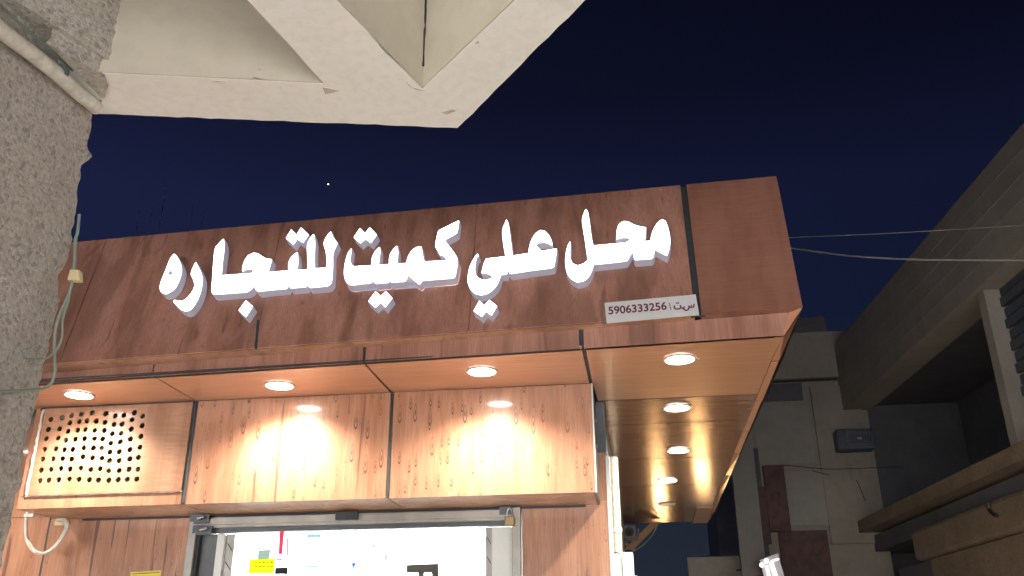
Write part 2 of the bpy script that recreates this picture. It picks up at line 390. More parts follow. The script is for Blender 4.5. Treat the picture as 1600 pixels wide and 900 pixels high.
# soffit in front of the box: panels with joints
def soffit(x0, x1, y0a, y0b, y1, mat, name='soffit_panel', z=ZS, t=.02):
    q = [(x0, y0a, z), (x1, y0b, z), (x1, y1, z), (x0, y1, z)]
    P(MB().slab(q, (0, 0, 1), t), name, mat)
xs_ = [-5.6, -4.27, -2.812, -1.385, -.012]
for i in range(4):
    x0, x1 = xs_[i]+.009, xs_[i+1]-.009
    soffit(x0, x1, sf(x0).y+.002, sf(x1).y+.002, .05, 'plain_wood')
P(MB().slab([(-5.6, -.55, ZS+.008), (.03, -.70, ZS+.008), (.03, .0, ZS+.008), (-5.6, .0, ZS+.008)], (0, 0, 1), .008), 'joint_sealant', 'sealant')
# right hand soffit
XS = 1.182; XI = 1.132; XW = .047
cuts = [None, .448, 1.17, 2.47, 3.82, 5.45, 6.50]
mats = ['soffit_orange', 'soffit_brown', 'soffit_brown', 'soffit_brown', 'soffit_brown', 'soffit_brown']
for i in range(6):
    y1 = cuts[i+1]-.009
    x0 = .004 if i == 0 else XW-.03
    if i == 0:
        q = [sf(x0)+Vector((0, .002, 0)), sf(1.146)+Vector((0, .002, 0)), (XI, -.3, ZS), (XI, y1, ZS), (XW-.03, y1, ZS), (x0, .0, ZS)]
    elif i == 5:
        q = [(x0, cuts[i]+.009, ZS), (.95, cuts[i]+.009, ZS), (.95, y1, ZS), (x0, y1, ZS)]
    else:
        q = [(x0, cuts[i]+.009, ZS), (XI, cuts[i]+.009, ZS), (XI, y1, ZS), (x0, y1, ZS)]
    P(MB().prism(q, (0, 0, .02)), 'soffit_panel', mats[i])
q = [(.955, 5.30, ZS-.012), (1.14, 5.30, ZS-.012), (1.155, 6.56, ZS-.012), (.955, 6.56, ZS-.012)]
P(MB().prism(q, (0, 0, .008)), 'loose_soffit_panel', 'soffit_orange')
P(MB().box(0, 1.15, -.6, 6.4, ZS+.012, ZS+.02), 'joint_sealant', 'sealant')
for cy in cuts[1:-1]:
    P(MB().box(XW-.02, (XI if cy < 5 else .95)-.004, cy-.0085, cy+.0085, ZS+.001, ZS+.011), 'joint_bead', 'dark')
# folded edge strip along the outer side
ys = [-.30, .62, 1.55, 2.35, 3.35, 4.35, 5.72]
for a, b in zip(ys[:-1], ys[1:]):
    dz = random.uniform(-.006, .004)
    P(MB().box(XI+.004, XS-.002, a-.008, a+.0068, ZS-.001, ZS+.008), 'joint_bead', 'dark')
    P(MB().slab([(XI+.003, a+.007, ZS-.002+dz), (XS+random.uniform(-.004, .003), a+.007, ZS-.004), (XS, b-.007, ZS-.004+dz), (XI+.003, b-.007, ZS-.002)], (0, 0, 1), .018), 'edge_strip', 'soffit_orange')
A = lt(1.204); 
P(MB().add([BR+Vector((0, .004, -.002)), A, (1.148, -.774, ZS), (1.135, -.307, ZS-.001), (XS, -.307, ZS-.002), BR+Vector((0, .03, -.002)),
            BR+Vector((0, .004, .02)), A+Vector((0, 0, .02)), (1.148, -.774, ZS+.02), (1.135, -.307, ZS+.02), (XS, -.307, ZS+.02), BR+Vector((0, .03, .02))],
           [(0, 1, 2, 5), (2, 3, 4, 5), (6, 11, 8, 7), (8, 11, 10, 9), (0, 5, 11, 6), (5, 4, 10, 11), (3, 9, 10, 4), (0, 6, 7, 1), (1, 7, 8, 2), (2, 8, 9, 3)]), 'edge_strip', 'soffit_orange')
# side cladding facing the alley, roof deck, building body
P(MB().hexa([BR-FN*.02, (XS+.03, -.3, ZS+.02), (XS+.005, 6.5, ZS+.02), (XS-.02, 6.5, ZS+.02)],
            [TR-FN*.02, TR+Vector((.0, .3, 0)), Vector((XS+.07, 6.5, TR.z)), Vector((XS+.04, 6.5, TR.z))]), 'side_fascia', 'sign_end')
P(MB().box(-7.5, XW-.004, YW+.02, YW+.2, ZB-.03, ZS+1.2).box(-7.5, XW-.004, 6.6, 6.8, 0, ZS+1.2).box(-7.5, -7.3, YW+.2, 6.6, 0, ZS+1.2).box(-7.5, -3.2, YW+.03, YW+.2, 0, ZB-.03).box(-.30, XW-.004, YW+.03, YW+.2, 0, ZB-.03), 'masonry_wall', 'old')
P(MB().box(-7.5, 1.1, .1, 6.7, ZS+.45, ZS+.6), 'roof_slab', 'old')
P(MB().box(XW-.06, XW, YW+.004, 6.6, 0, ZS-.003), 'side_wall', 'white_paint')

# ---- box over the door
def front(x0, x1, z0, z1, mat, name, y=0., t=.02): return P(MB().box(x0, x1, y, y+t, z0, z1), name, mat)
front(-2.787, -1.388, ZB, ZS-.004, 'knotty', 'box_panel')
front(-1.362, -.006, ZB, ZS-.004, 'knotty', 'box_panel')
front(-2.90, 0.0, ZB+.003, ZS-.006, 'grey_sealant', 'joint_sealant', .007, .01)
front(XL, -2.818, ZB, ZB+.085, 'knotty', 'box_panel')              # strip under the perforated plate
front(XL, -3.99, ZB+.088, ZS-.004, 'knotty', 'box_panel')
P(MB().box(-.0055, .003, -.006, .03, ZB-.002, ZS-.005), 'edge_trim', 'white_plastic')
# end of the box
P(MB().box(-.02, -.004, .03, YW, ZB, ZS-.01), 'box_end', 'alu_dark')
P(MB().box(XL, XL+.015, .02, YW, ZB, ZS-.01), 'box_end', 'knotty')
for (zz) in (ZS-.18, ZS-.36): P(MB().cyl((-.004, .30, zz), (1, 0, 0), .012, .01, 8), 'screw', 'steel')
# underside
for x0, x1 in ((XL+.003, -2.815), (-2.80, -1.381), (-1.372, -.004)):
    P(MB().box(x0, x1, .021, YW-.002, ZB+.001, ZB+.014), 'box_underside', 'lip')
P(MB().box(XL+.01, -.01, .022, YW-.004, ZB+.008, ZB+.016), 'joint_sealant', 'sealant')

# perforated plate
holes = []
rows1 = [[(397,577),(487,563),(560,547),(637,537),(720,524),(828,532),(900,549),(968,545),(1050,524),(1115,551)],
[(377,655),(466,650),(545,604),(619,594),(678,589),(752,591),(821,599),(890,616),(953,613),(1031,578),(1110,625)],
[(361,726),(453,722),(531,669),(606,660),(666,655),(740,662),(815,664),(877,688),(947,684),(1025,652),(1100,708)],
[(348,811),(436,806),(514,739),(587,731),(660,726),(738,727),(803,729),(865,763),(940,751),(1019,729),(1093,793)],
[(334,886),(415,884),(502,813),(567,811),(654,799),(729,799),(795,799),(859,831),(932,827),(1015,812),(1081,873)],
[(487,884),(558,886),(648,868),(722,877),(796,879),(855,898),(930,898),(1014,884)]]
rows2 = [[(322,72),(398,67),(475,60),(547,65),(631,57),(709,68),(782,61),(849,77),(931,75),(1008,65),(1077,65)],
[(313,155),(382,150),(458,148),(541,142),(617,144),(697,148),(769,151),(850,152),(923,147),(994,145),(1068,143)]]
YP = -.012
for r in rows1: holes += [ony((x/5, 540+y/5), YP) for x, y in r]
for r in rows2: holes += [ony((x/5, 720+y/5), YP) for x, y in r]
pl = [onp_ for onp_ in (ony((66, 640), YP), ony((304, 632), YP), ony((286, 767), YP), ony((40, 774.5), YP))]
px0, px1, pz0, pz1 = -3.955, -2.822, ZB+.088, ZS-.012
loops = [[(px0, pz0), (px1, pz0), (px1, pz1), (px0, pz1)]]
for h in holes:
    r = random.uniform(.0185, .0205)
    loops.append([(h.x+r*math.cos(2*math.pi*k/14), h.z+r*math.sin(2*math.pi*k/14)) for k in range(14)])
me = curve_mesh(loops, .006)
o = link('perforated_plate', me, M['plate'], shop)
o.matrix_basis = Matrix(((1, 0, 0, 0), (0, 0, 1, YP+.006), (0, 1, 0, 0), (0, 0, 0, 1)))
o.matrix_parent_inverse = Matrix.Translation(-shop.location)
tag(o, 'pale wood plate drilled with uneven rows of round holes')
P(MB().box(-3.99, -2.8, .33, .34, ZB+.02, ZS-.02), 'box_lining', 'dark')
# crumpled pale stuff behind the holes
mbj = MB()
for h in holes:
    if random.random() < .5:
        c = Vector((h.x+random.uniform(-.02, .02), .07+random.random()*.05, h.z+random.uniform(-.03, .02)))
        d = random.uniform(.012, .026)
        mbj.add([c+Vector((-d, .01, -d)), c+Vector((d, 0, -d*.4)), c+Vector((d*.3, .02, d)), c+Vector((-d*.7, -.01, d*.5))], [(0, 1, 2, 3)])
oj = mbj.build('insulation_scrap', M['grey_sealant'], shop); oj['kind'] = 'stuff'
# caulk around the plate
def wobble(a, b, n=22, amp=.004): 
    a = Vector(a); b = Vector(b); return [a+(b-a)*(i/n)+Vector((random.uniform(-amp, amp), 0, random.uniform(-amp, amp))) for i in range(n+1)]
P(MB().tube(wobble((-3.972, -.004, ZS-.02), (-3.972, -.004, ZB+.095), amp=.004), [random.uniform(.008, .014) for _ in range(23)], 6), 'caulk_line', 'white_sealant', smooth=True)
P(MB().tube(wobble((-3.98, -.004, ZB+.086), (-2.815, -.004, ZB+.086), 40, .0025), [random.uniform(.002, .005) for _ in range(41)], 5), 'caulk_line', 'white_sealant', smooth=True)
P(MB().tube(wobble((-2.803, .004, ZS-.01), (-2.803, .004, ZB+.01), 20, .0015), .013, 6), 'caulk_line', 'sealant', smooth=True)
P(MB().tube(wobble((-1.375, .006, ZS-.01), (-1.375, .006, ZB+.01), 20, .001), .012, 6), 'caulk_line', 'sealant', smooth=True)
P(MB().box(-4.0, -2.8, -.002, .003, ZS-.022, ZS-.003), 'top_trim', 'sealant')

# ---- lower wall and door
DXL, DXR = -2.975+.0, -.42
dl = ony((300, 808), YW-.02).x; dr = ony((814, 797), YW-.02).x
def wall(x0, x1, mat='wall_wood'): P(MB().box(x0, x1, YW, YW+.02, 0, ZB+.02), 'wall_panel', mat)
sm = ony((66, 880), YW).x
wall(-6.2, sm-.008); wall(sm+.008, dl-.004); wall(dr+.004, XW)
P(MB().box(-.30, XW, YW, YW+.02, ZB+.024, ZB+.36), 'wall_panel', 'wall_wood'); P(MB().box(-.30, XW+.012, YW-.01, YW+.3, ZB+.363, ZS-.002), 'dark_filler', 'alu_dark'); P(MB().box(-6.2, XL-.004, YW, YW+.02, ZB+.024, ZS-.002), 'wall_panel', 'wall_wood')
P(MB().box(sm-.03, sm+.03, YW+.006, YW+.012, 0, ZB), 'joint_sealant', 'grey_sealant')
P(MB().box(XL+.2, -.1, YW-.016, YW-.002, ZB-.014, ZB-.002), 'shadow_bead', 'sealant')
# aluminium door frame
zt = ony((560, 806), YW-.02).z; zt2 = ony((560, 820), YW-.02).z
door = empty('shop_door', ((dl+dr)/2, YW, 0), 'grey aluminium framed glass shop front door glowing white from the lit room behind', 'door')
def D(mb, name, mat, **kw): return mb.build(name, M[mat], door, **kw)
D(MB().box(dl+.062, dr-.062, YW-.045, YW+.05, zt2, ZB-.02), 'door_header', 'alu', bevel=.004)
D(MB().box(dl+.055, dr-.055, YW-.055, YW-.046, ZB-.075, ZB-.03), 'header_track', 'alu', bevel=.002)
D(MB().box(dl, dl+.06, YW-.05, YW+.06, 0, ZB-.01), 'door_jamb', 'alu', bevel=.004)
D(MB().box(dr-.06, dr, YW-.05, YW+.06, 0, ZB-.01), 'door_jamb', 'alu', bevel=.004)
D(MB().box(dl+.064, dl+.078, YW-.02, YW+.04, 0, zt2-.002), 'rubber_seal', 'sealant')
D(MB().box(dl+.062, dr-.062, YW-.02, YW+.04, zt2-.03, zt2-.001), 'rubber_seal', 'alu_dark')
# left: grey fixed panel, white post, hatched strip
gx = [ony((x, 880), YW+.05).x for x in (304, 338, 350, 364, 759, 769, 802)]
D(MB().box(gx[0]+.01, gx[1], YW+.03, YW+.05, 0, zt2-.032), 'side_panel', 'grey_sealant')
D(MB().box(gx[1]+.002, gx[2], YW+.01, YW+.07, 0, zt2-.033), 'inner_post', 'white_plastic', bevel=.006)
D(MB().box(gx[2]+.002, gx[3], YW+.04, YW+.06, 0, zt2-.033), 'hatched_strip', 'alu')
D(MB().box(gx[4], gx[5], YW+.04, YW+.06, 0, zt2-.033), 'hatched_strip', 'alu')
D(MB().box(gx[5]+.002, gx[6]+.01, YW+.03, YW+.05, 0, zt2-.032), 'side_panel', 'white_plastic')
for k in range(12):
    z = zt2-.10-k*.13
    D(MB().slab([(gx[2]+.012, YW+.036, z), (gx[2]+.016, YW+.036, z+.004), (gx[3]-.006, YW+.036, z-.052), (gx[3]-.01, YW+.036, z-.056)], (0, 1, 0), .003), 'hatch_notch', 'sealant')
    D(MB().slab([(gx[4]+.008, YW+.036, z), (gx[4]+.012, YW+.036, z+.004), (gx[5]-.006, YW+.036, z-.042), (gx[5]-.01, YW+.036, z-.046)], (0, 1, 0), .003), 'hatch_notch', 'sealant')
D(MB().box(gx[3]+.002, gx[4]-.002, YW+.05, YW+.056, .12, zt2-.034), 'glass_pane', 'glass')
D(MB().box(gx[3]+.002, gx[4]-.002, YW+.03, YW+.07, .0, .11), 'door_bottom_rail', 'alu')
# sensor on the header
a = ony((527, 803), YW-.06); b = ony((560, 811), YW-.06)
s_ = tag(MB().box(a.x, b.x, YW-.10, YW-.056, b.z-.006, a.z+.005).box(a.x+.01, b.x-.01, YW-.104, YW-.1, b.z+.002, b.z+.012).build('door_sensor', M['sealant'], None, bevel=0), 'small black motion sensor box on the middle of the door header', 'sensor')
# room behind
room = MB().box(-3.4, 0.0, YW+.2, 4.6, -.02, .0).box(-3.4, 0, 4.6, 4.7, 0, 3.0).box(-3.5, -3.4, YW+.2, 4.6, 0, 3.0).box(-.05, .04-.06, YW+.2, 4.6, 0, 3.0).box(-3.4, -.06, YW+.2, 4.6, 2.9, 3.0)
P(room, 'room_shell', 'room_white')
for xx in (-2.6, -1.7, -.85):
    for yy in (1.3, 2.5, 3.7):
        P(MB().box(xx-.3, xx+.3, yy-.3, yy+.3, 2.87, 2.895), 'ceiling_panel_lamp', 'room_lamp')
# things showing in the glass
def sticker(q, col, label, cat='sticker', name='sticker', y=YW+.04, t=.65, lines=0, group=None):
    # q: px corners tl,tr,br,bl
    pts = [ony(p, y) for p in q]
    o = MB().slab([pts[3], pts[2], pts[1], pts[0]], (0, 1, 0), .002).build(name, backlit(name+'_print', col, t), None)
    return tag(o, label, cat, group)
y_ = sticker([(390, 874), (430, 873), (428, 896), (388, 896)], (.85, .88, .04), 'bright yellow notice with two lines of small black Arabic writing on the shop glass', t=.75)
def tx(txt, q0, w_px, h_px, mat, parent, y, name='printed_text'):
    a = ony(q0, y); b = ony((q0[0]+w_px, q0[1]-w_px*.02), y); c = ony((q0[0], q0[1]-h_px), y)
    me = fit_text(text_mesh(txt, .05, .0004), (b-a).length, (c-a).length)
    o = link(name, me, M[mat] if isinstance(mat, str) else mat)
    X = (b-a).normalized(); Zv = Vector((0, 0, 1)); 
    o.matrix_basis = Matrix(((X.x, Zv.x, 0, a.x), (X.y, Zv.y, -1, a.y), (X.z, Zv.z, 0, a.z), (0, 0, 0, 1)))
    if parent: o.parent = parent; o.matrix_parent_inverse = Matrix.Translation(-world_loc(parent))
    return o
k_ = M['cable_black']
def squig(q0, w, h, y, parent, mat='cable_black', seed=1, name='printed_writing', thick=.8):
    # a line of joined Arabic-looking strokes: baseline with short teeth, bowls and dots
    rnd = random.Random(seed); mb = MB(); x = q0[0]
    def seg(p, r, th):
        a = ony(p, y); b = ony(r, y); d = (b-a); n = Vector((-d.z, 0, d.x)).normalized()*th*.5
        mb.slab([a-n, b-n, b+n, a+n], (0, -1, 0), .0008)
    u = .0085*thick*.5
    while x < q0[0]+w:
        L = min(rnd.uniform(3, 7), q0[0]+w-x+.1); yb = q0[1]-(x-q0[0])*.03
        seg((x, yb), (x+L, yb-.1), u*1.2)
        xx = x
        while xx < x+L-.6:
            hh = rnd.choice([.4, .4, 1, .6])*h
            seg((xx+.4, yb), (xx+.5, yb-hh), u)
            if rnd.random() < .4: seg((xx+.2, yb+h*.45), (xx+.8, yb+h*.45), u)
            xx += rnd.uniform(1.0, 2.0)
        x += L+1.0
    return mb.build(name, M[mat], parent)
squig((393, 879.5), 34, 3.2, YW+.037, y_, seed=3); squig((393, 886), 34, 3.2, YW+.037, y_, seed=8)
tx('0000000000', (393, 893), 31, 4, 'sealant', y_, YW+.036)
bx_ = sticker([(430, 887), (450, 886), (449, 897), (429, 897)], (.05, .055, .06), 'small dark grey rectangle on the glass right of the yellow notice', t=.3)
sticker([(403, 860), (423, 858), (421, 873), (402, 875)], (.42, .5, .45), 'faded grey-green paper just above the yellow notice in the window', 'poster', 'poster')
sticker([(401, 855.5), (408, 855.5), (407.5, 858.5), (401, 858.5)], (.2, .34, .22), 'tiny green mark above the grey-green paper in the window')
sticker([(437, 831), (444, 831), (441, 866), (435, 866)], (.80, .10, .17), 'tall narrow red strip near the top left of the window', 'poster', 'poster')
sticker([(441, 822), (445, 822), (444, 831), (440, 831)], (.90, .42, .62), 'short pink strip touching the header above the red strip', 'poster', 'poster')
sticker([(448, 841), (451.5, 841), (450.5, 869), (447.5, 869)], (.85, .30, .34), 'thin red strip, middle of three in the window', 'poster', 'poster')
sticker([(457, 841), (459.5, 841), (458, 862), (456, 862)], (.90, .55, .52), 'thin faded pink strip, rightmost of three in the window', 'poster', 'poster')
sticker([(432, 873), (441, 873), (440.5, 876), (431.5, 876)], (.78, .09, .22), 'small red label above the dark rectangle in the window')
t1 = sticker([(481, 835.5), (500, 835), (500, 839.5), (480.5, 840)], (.15, .55, .60), 'small teal outlined price tag near the top of the window')
p1 = [ony(p, YW+.037) for p in ((483, 836.7), (498, 836.2), (498, 838.4), (482.7, 838.8))]
MB().slab([p1[3], p1[2], p1[1], p1[0]], (0, 1, 0), .001).build('tag_centre', backlit('tag_white', (.9, .95, .95)), t1)
t2 = sticker([(472.5, 884.5), (497, 884), (496, 887), (472, 887.5)], (.16, .46, .50), 'small solid teal price tag low in the window')
squig((474, 886.6), 20, 1.2, YW+.037, t2, 'white_plastic', 5, thick=.5)
sticker([(463, 885), (467.5, 885), (467, 887.5), (463, 887.5)], (.2, .35, .38), 'tiny grey teal mark left of the solid teal tag')
sticker([(378, 884), (382, 881.5), (386, 885.5), (378, 886.5)], (.28, .42, .42), 'tiny grey triangular mark left of the yellow notice')
sticker([(515, 861.5), (533, 861), (533, 863), (515, 863)], (.16, .34, .28), 'thin dark green dash near the middle of the window')
sticker([(516, 874.5), (531, 874.3), (531, 876), (516, 876)], (.2, .42, .3), 'thin green dash under the dark green dash in the window')
bl = sticker([(549, 879.5), (556.5, 879), (554.5, 885), (550, 885)], (.13, .26, .72), 'small blue emblem shape in the window')
pp = [ony(p, YW+.041) for p in ((550.5, 885), (553.5, 885), (552.5, 892.5), (549.5, 892.5))]
MB().slab([pp[3], pp[2], pp[1], pp[0]], (0, 1, 0), .002).build('emblem_tail', backlit('emblem_print', (.22, .42, .80)), bl)
sticker([(601, 867), (606, 866), (604.5, 878), (600, 875)], (.80, .45, .42), 'small faded pink mark right of the blue emblem')
sticker([(527, 834), (530, 834), (530, 842), (527.5, 842)], (.35, .40, .40), 'tiny grey upright mark near the top of the window')
sticker([(579, 853), (586, 850.5), (586, 855), (580, 855)], (.40, .45, .42), 'tiny grey smudge above the pink mark in the window')
# dark grey bracket shape low in the window
g = MB()
for q in ([(635, 882.5), (685, 880.5), (685, 894.5), (635, 895)], [(653, 894), (663, 893), (662, 908), (655, 908)], [(674, 894), (685.5, 893.5), (685.5, 908), (675, 908)]):
    pts = [ony(p, YW+.045) for p in q]; g.slab([pts[3], pts[2], pts[1], pts[0]], (0, 1, 0), .004)
tag(g.build('window_decal', backlit('grey_decal', (.16, .15, .14), .35)), 'dark grey bracket-shaped decal low in the middle of the window', 'decal')
# yellow safety sticker on wall left of the door
ws = MB(); pts = [ony(p, YW-.004) for p in ((204, 894), (251.5, 891), (249, 925), (202, 927))]
ws.slab([pts[3], pts[2], pts[1], pts[0]], (0, 1, 0), .003)
ws = tag(ws.build('wall_sticker', plain('yellow_vinyl', (.72, .62, .05), .4, 0, .06)), 'yellow square vinyl sticker on the brown wall left of the door', 'sticker')
for (qa, qb) in (((207, 896.5), (249, 893.8)), ):
    a = ony(qa, YW-.006); b = ony(qb, YW-.006); MB().slab([a-Vector((0, 0, .004)), b-Vector((0, 0, .004)), b, a], (0, 1, 0), .002).build('printed_line', M['cable_black'], ws)

# padlocks / latches
def hasp(q, label, lock):
    c = ony(q, YW-.06); t = empty('padlock' if lock else 'door_latch', c, label, 'padlock' if lock else 'latch')
    mb = MB().box(c.x-.075, c.x+.01, YW-.064, YW-.056, c.z-.004, c.z+.05); mb.build('hasp_plate', M['alu_dark'], t)
    if lock:
        pts = [c+Vector((.018*math.cos(a)+.0, -.02, .0+.028*math.sin(a)*1.2)) for a in [math.pi*i/10 for i in range(11)]]
        pts = [pts[0]+Vector((0, 0, -.03))]+pts+[pts[-1]+Vector((0, 0, -.03))]
        MB().tube(pts, .0055, 8).build('shackle', M['steel'], t, smooth=True)
        MB().box(c.x-.034, c.x+.034, YW-.095, YW-.065, c.z-.085, c.z-.022).build('lock_body', M['brass'], t, bevel=.006)
    else:
        MB().box(c.x-.04, c.x+.075, YW-.075, YW-.064, c.z-.02, c.z+.045).build('latch_body', M['alu_dark'], t, bevel=.003)
        MB().cyl((c.x, YW-.1, c.z+.01), (1, 0, .25), .011, .05, 10).build('bolt', M['steel'], t, smooth=True)
hasp((797, 803), 'old brass padlock hanging at the top right corner of the door frame', True)
hasp((312, 814), 'dark steel latch with short bolt at the top left corner of the door frame', False)
hasp((316, 832), 'lower dark latch just beneath the top left corner of the door frame', False)

# cable loop under the box at left
def smooth_path(pts, n=5):
    P_ = [Vector(p) for p in pts]; out = []
    for i in range(len(P_)-1):
        p0 = P_[max(i-1, 0)]; p1 = P_[i]; p2 = P_[i+1]; p3 = P_[min(i+2, len(P_)-1)]
        for k in range(n):
            t = k/n; out.append(.5*((2*p1)+(p2-p0)*t+(2*p0-5*p1+4*p2-p3)*t*t+(3*p1-p0-3*p2+p3)*t**3))
    return out+[P_[-1]]
lp = [(46, 795), (42, 806), (41, 825), (43, 845), (52, 860), (66, 865), (80, 859), (92, 846), (101, 830), (104, 818), (100, 812), (88, 813)]
cl = empty('cable_loop', ony((46, 795), .25), 'white conduit cable hanging in a U-shaped loop under the left end of the boxed front', 'cable')
MB().tube(smooth_path([ony(p, .30) for p in lp]), .0125, 10).build('conduit', M['pvc'], cl, smooth=True)
MB().tube(smooth_path([ony((p[0]+2.5, p[1]-1), .28) for p in lp[3:10]]), .007, 8).build('wire', M['white_plastic'], cl, smooth=True)
c = ony((48, 794), .2); MB().box(c.x-.035, c.x+.035, .19, .26, ZB-.022, ZB-.002).build('clip', M['white_sealant'], cl)
c = ony((90, 815), .42); MB().box(c.x-.05, c.x+.05, .46, YW-.004, c.z-.02, c.z+.012).build('clip', M['tape'], cl)

# ---- downlights
def downlight(c, label, on=True, power=26, tilt=None, r=.088):
    t = empty('downlight', c, label, 'ceiling light', 'round recessed downlights in the shop soffit')
    MB().ring((c.x, c.y, ZS-.012), (0, 0, 1), r, r+.014, .010, 36).build('trim_ring', M['lamp_ring'], t, smooth=True)
    MB().cyl((c.x, c.y, ZS-.008), (0, 0, 1), r-.001, .006, 36).build('lens', M['lens'] if on else M['lens_off'], t, smooth=True)
    if on:
        ld = bpy.data.lights.new('downlight_beam', 'SPOT'); ld.energy = power*DOWN_W; ld.spot_size = math.radians(146); ld.spot_blend = .85
        ld.color = (1, .87, .70); ld.shadow_soft_size = .05
        lo = bpy.data.objects.new('downlight_beam', ld); COL.objects.link(lo); lo.parent = t; lo.location = (0, 0, -.045)
    return t
names = ['leftmost lit downlight, above the perforated plate', 'second lit downlight from the left, above the middle boxed panel', 'third lit downlight from the left, above the right boxed panel']
for q, l, pw in zip(((124, 616), (437, 601), (753, 579)), names, (22, 26, 26)): downlight(onz(q, ZS), l, power=pw)
rn = ['brightest nearest downlight in the orange end of the side soffit', 'lit downlight with grey ring just behind the first soffit joint', 'third lit downlight along the side soffit', 'fourth, farthest lit downlight along the side soffit', 'unlit downlight at the far end of the side soffit']
for i, q in enumerate(((1062, 560), (1058, 636), (1060, 703), (1043, 750), (1042, 787))): downlight(onz(q, ZS), rn[i], on=i < 4, power=20)
downlight(Vector((-4.94, -.3, ZS)), 'downlight beyond the pillar, left of the perforated plate', power=22)
MB().tube([onz((1085, 557), ZS-.01), onz((1093, 562), ZS-.03)], .003, 6).build('wire_end', M['steel'], None)
tag(bpy.data.objects['wire_end'], 'tiny bare wire end poking out beside the nearest side downlight', 'wire')

# ---- trunking, pipe, junction box, bracket, air conditioner on the side wall
tr = empty('wall_pipe', (XW+.03, .75, 0), 'cream upright drain pipe running down the side wall beside the shop corner', 'pipe')
MB().tube([(XW+.045, .95, 0), (XW+.045, .95, ZB+.42)], .035, 14).build('pipe', M['pvc'], tr, smooth=True)
for z in (.8, 1.7, 2.5): MB().ring((XW+.045, .95, z), (0, 0, 1), .034, .041, .03, 16).build('pipe_clip', M['white_plastic'], tr)
MB().box(XW+.001, XW+.03, .50, .58, 0, ZB+.34).build('trunking', M['white_plastic'], None, bevel=.003)
tag(bpy.data.objects['trunking'], 'white square cable trunking running up the shop corner edge', 'trunking')
a = ony((953, 866), .62); b = ony((989, 862), .62)
jb = empty('junction_box', (a.x+.05, .62, a.z-.2), 'white plastic electrical box at the lower corner of the side wall', 'electrical box')
mid = ony((971, 866), .62).x
MB().box(XW+.003, mid-.003, .60, .80, a.z-.30, a.z).build('box_body', M['white_plastic'], jb, bevel=.008)
MB().box(mid, b.x, .61, .80, a.z-.30, a.z+.012).build('box_lid', M['white_plastic'], jb, bevel=.012)
MB().tube([ony((960, 864), .60), ony((965, 863), .60), ony((969, 866), .598)], .004, 6).build('box_wire', M['cable_black'], jb)
MB().box(b.x, b.x+.02, .64, .70, a.z-.26, a.z-.14).build('box_catch', M['tape'], jb, bevel=.003)

Yb = 6.2
def Q(p, y=Yb): return ony(p, y)
ac = empty('air_conditioner', Q((986, 835)), 'small pale air conditioner with round fan under the far end of the soffit', 'air conditioner')
a = Q((973, 821)); b = Q((994, 841))
MB().box(a.x, b.x, Yb, Yb+.3, b.z, a.z).build('casing', M['old_light'], ac, bevel=.01)
MB().ring(((a.x+b.x)/2, Yb-.01, (a.z+b.z)/2), (0, 1, 0), .035, .06, .02, 20).build('fan_guard', M['cable_black'], ac)
MB().cyl(((a.x+b.x)/2, Yb-.006, (a.z+b.z)/2), (0, 1, 0), .034, .01, 16).build('fan', M['dark'], ac)
MB().tube([Q((973, 843)), Q((996, 843)), Q((998, 826))], .015, 6).build('bracket', M['alu_dark'], ac)
br = empty('timber_brace', Q((1000, 840)), 'slanting timber brace propping the far end of the soffit', 'brace')
MB().slab([Q((976, 858)), Q((990, 857)), Q((1032, 815)), Q((1018, 815))], (0, 1, 0), .08).build('strut', M['timber'], br)
MB().slab([Q((976, 850)), Q((979, 847)), Q((993, 858)), Q((990, 862))], (0, 1, 0), .06).build('cross_piece', M['timber'], br)
tag(MB().tube(smooth_path([Q((1028, 818), 6.1), Q((1020, 835), 6.1), Q((1004, 852), 6.1), Q((990, 861), 6.1)]), .008, 6).build('drooping_cable', M['cable_grey'], None, smooth=True), 'thin grey cable drooping beside the slanting timber brace', 'cable')

# ================================================================== ILLUMINATED SIGN LETTERS
DEP = .07
sign = empty('sign_lettering', tuple(BR+(BL-BR)*.5+FY*.5), 'row of white glowing Arabic channel letters spelling the shop name on the brown fascia', 'sign')
SP = BR+FN*DEP
def loc2(q):
    v = onp(q, SP, FN)-SP; return Vector((v.dot(FX), v.dot(FY)))
def T(pts, ox, oy, s): return [(ox+x/s, oy+y/s) for x, y in pts]
TA = lambda p: T(p, 240, 330, 5); TB = lambda p: T(p, 420, 330, 5); TC = lambda p: T(p, 560, 330, 5.294); TD = lambda p: T(p, 720, 330, 5); TE = lambda p: T(p, 870, 310, 6)
L = []
L.append((TA([(162,330),(190,362),(208,400),(220,440),(218,485),(205,530),(185,575),(160,610),(130,632),(100,645),(75,642),(55,628),(47,600),(52,565),(68,520),(87,475),(105,430),(122,385),(140,355)]), [TA([(130,463),(150,482),(140,497),(122,500),(114,485),(120,470)])], 'ha'))
L.append((TA([(330,395),(350,430),(370,475),(382,520),(380,570),(368,630),(345,690),(315,740),(285,772),(250,783),(215,770),(180,738),(150,705),(165,692),(185,696),(215,700),(250,686),(285,650),(310,610),(318,570),(306,530),(290,495),(300,455),(315,420)]), [], 'ra'))
w1 = TA([(548,212),(555,270),(540,400),(532,500),(640,492),(760,484),(784,466),(762,453),(725,455),(690,473),(695,430),(710,385),(737,345),(780,325),(815,330),(850,352),(885,370),(925,374),(912,425),(898,468),(860,475)])
w1 += TB([(0,475),(80,468),(152,462),(153,400),(180,352),(225,318),(230,390),(223,458),(300,453),(300,370),(298,265),(320,212),(352,175),(362,235),(358,350),(360,446),(448,440),(450,370),(442,310),(428,250),(455,190),(488,155),(498,190),(540,250),(505,325),(502,420),(498,500),(490,555),(465,582),(440,588),(315,598),(303,578),(290,592),(170,603),(157,578),(140,606),(0,618)])
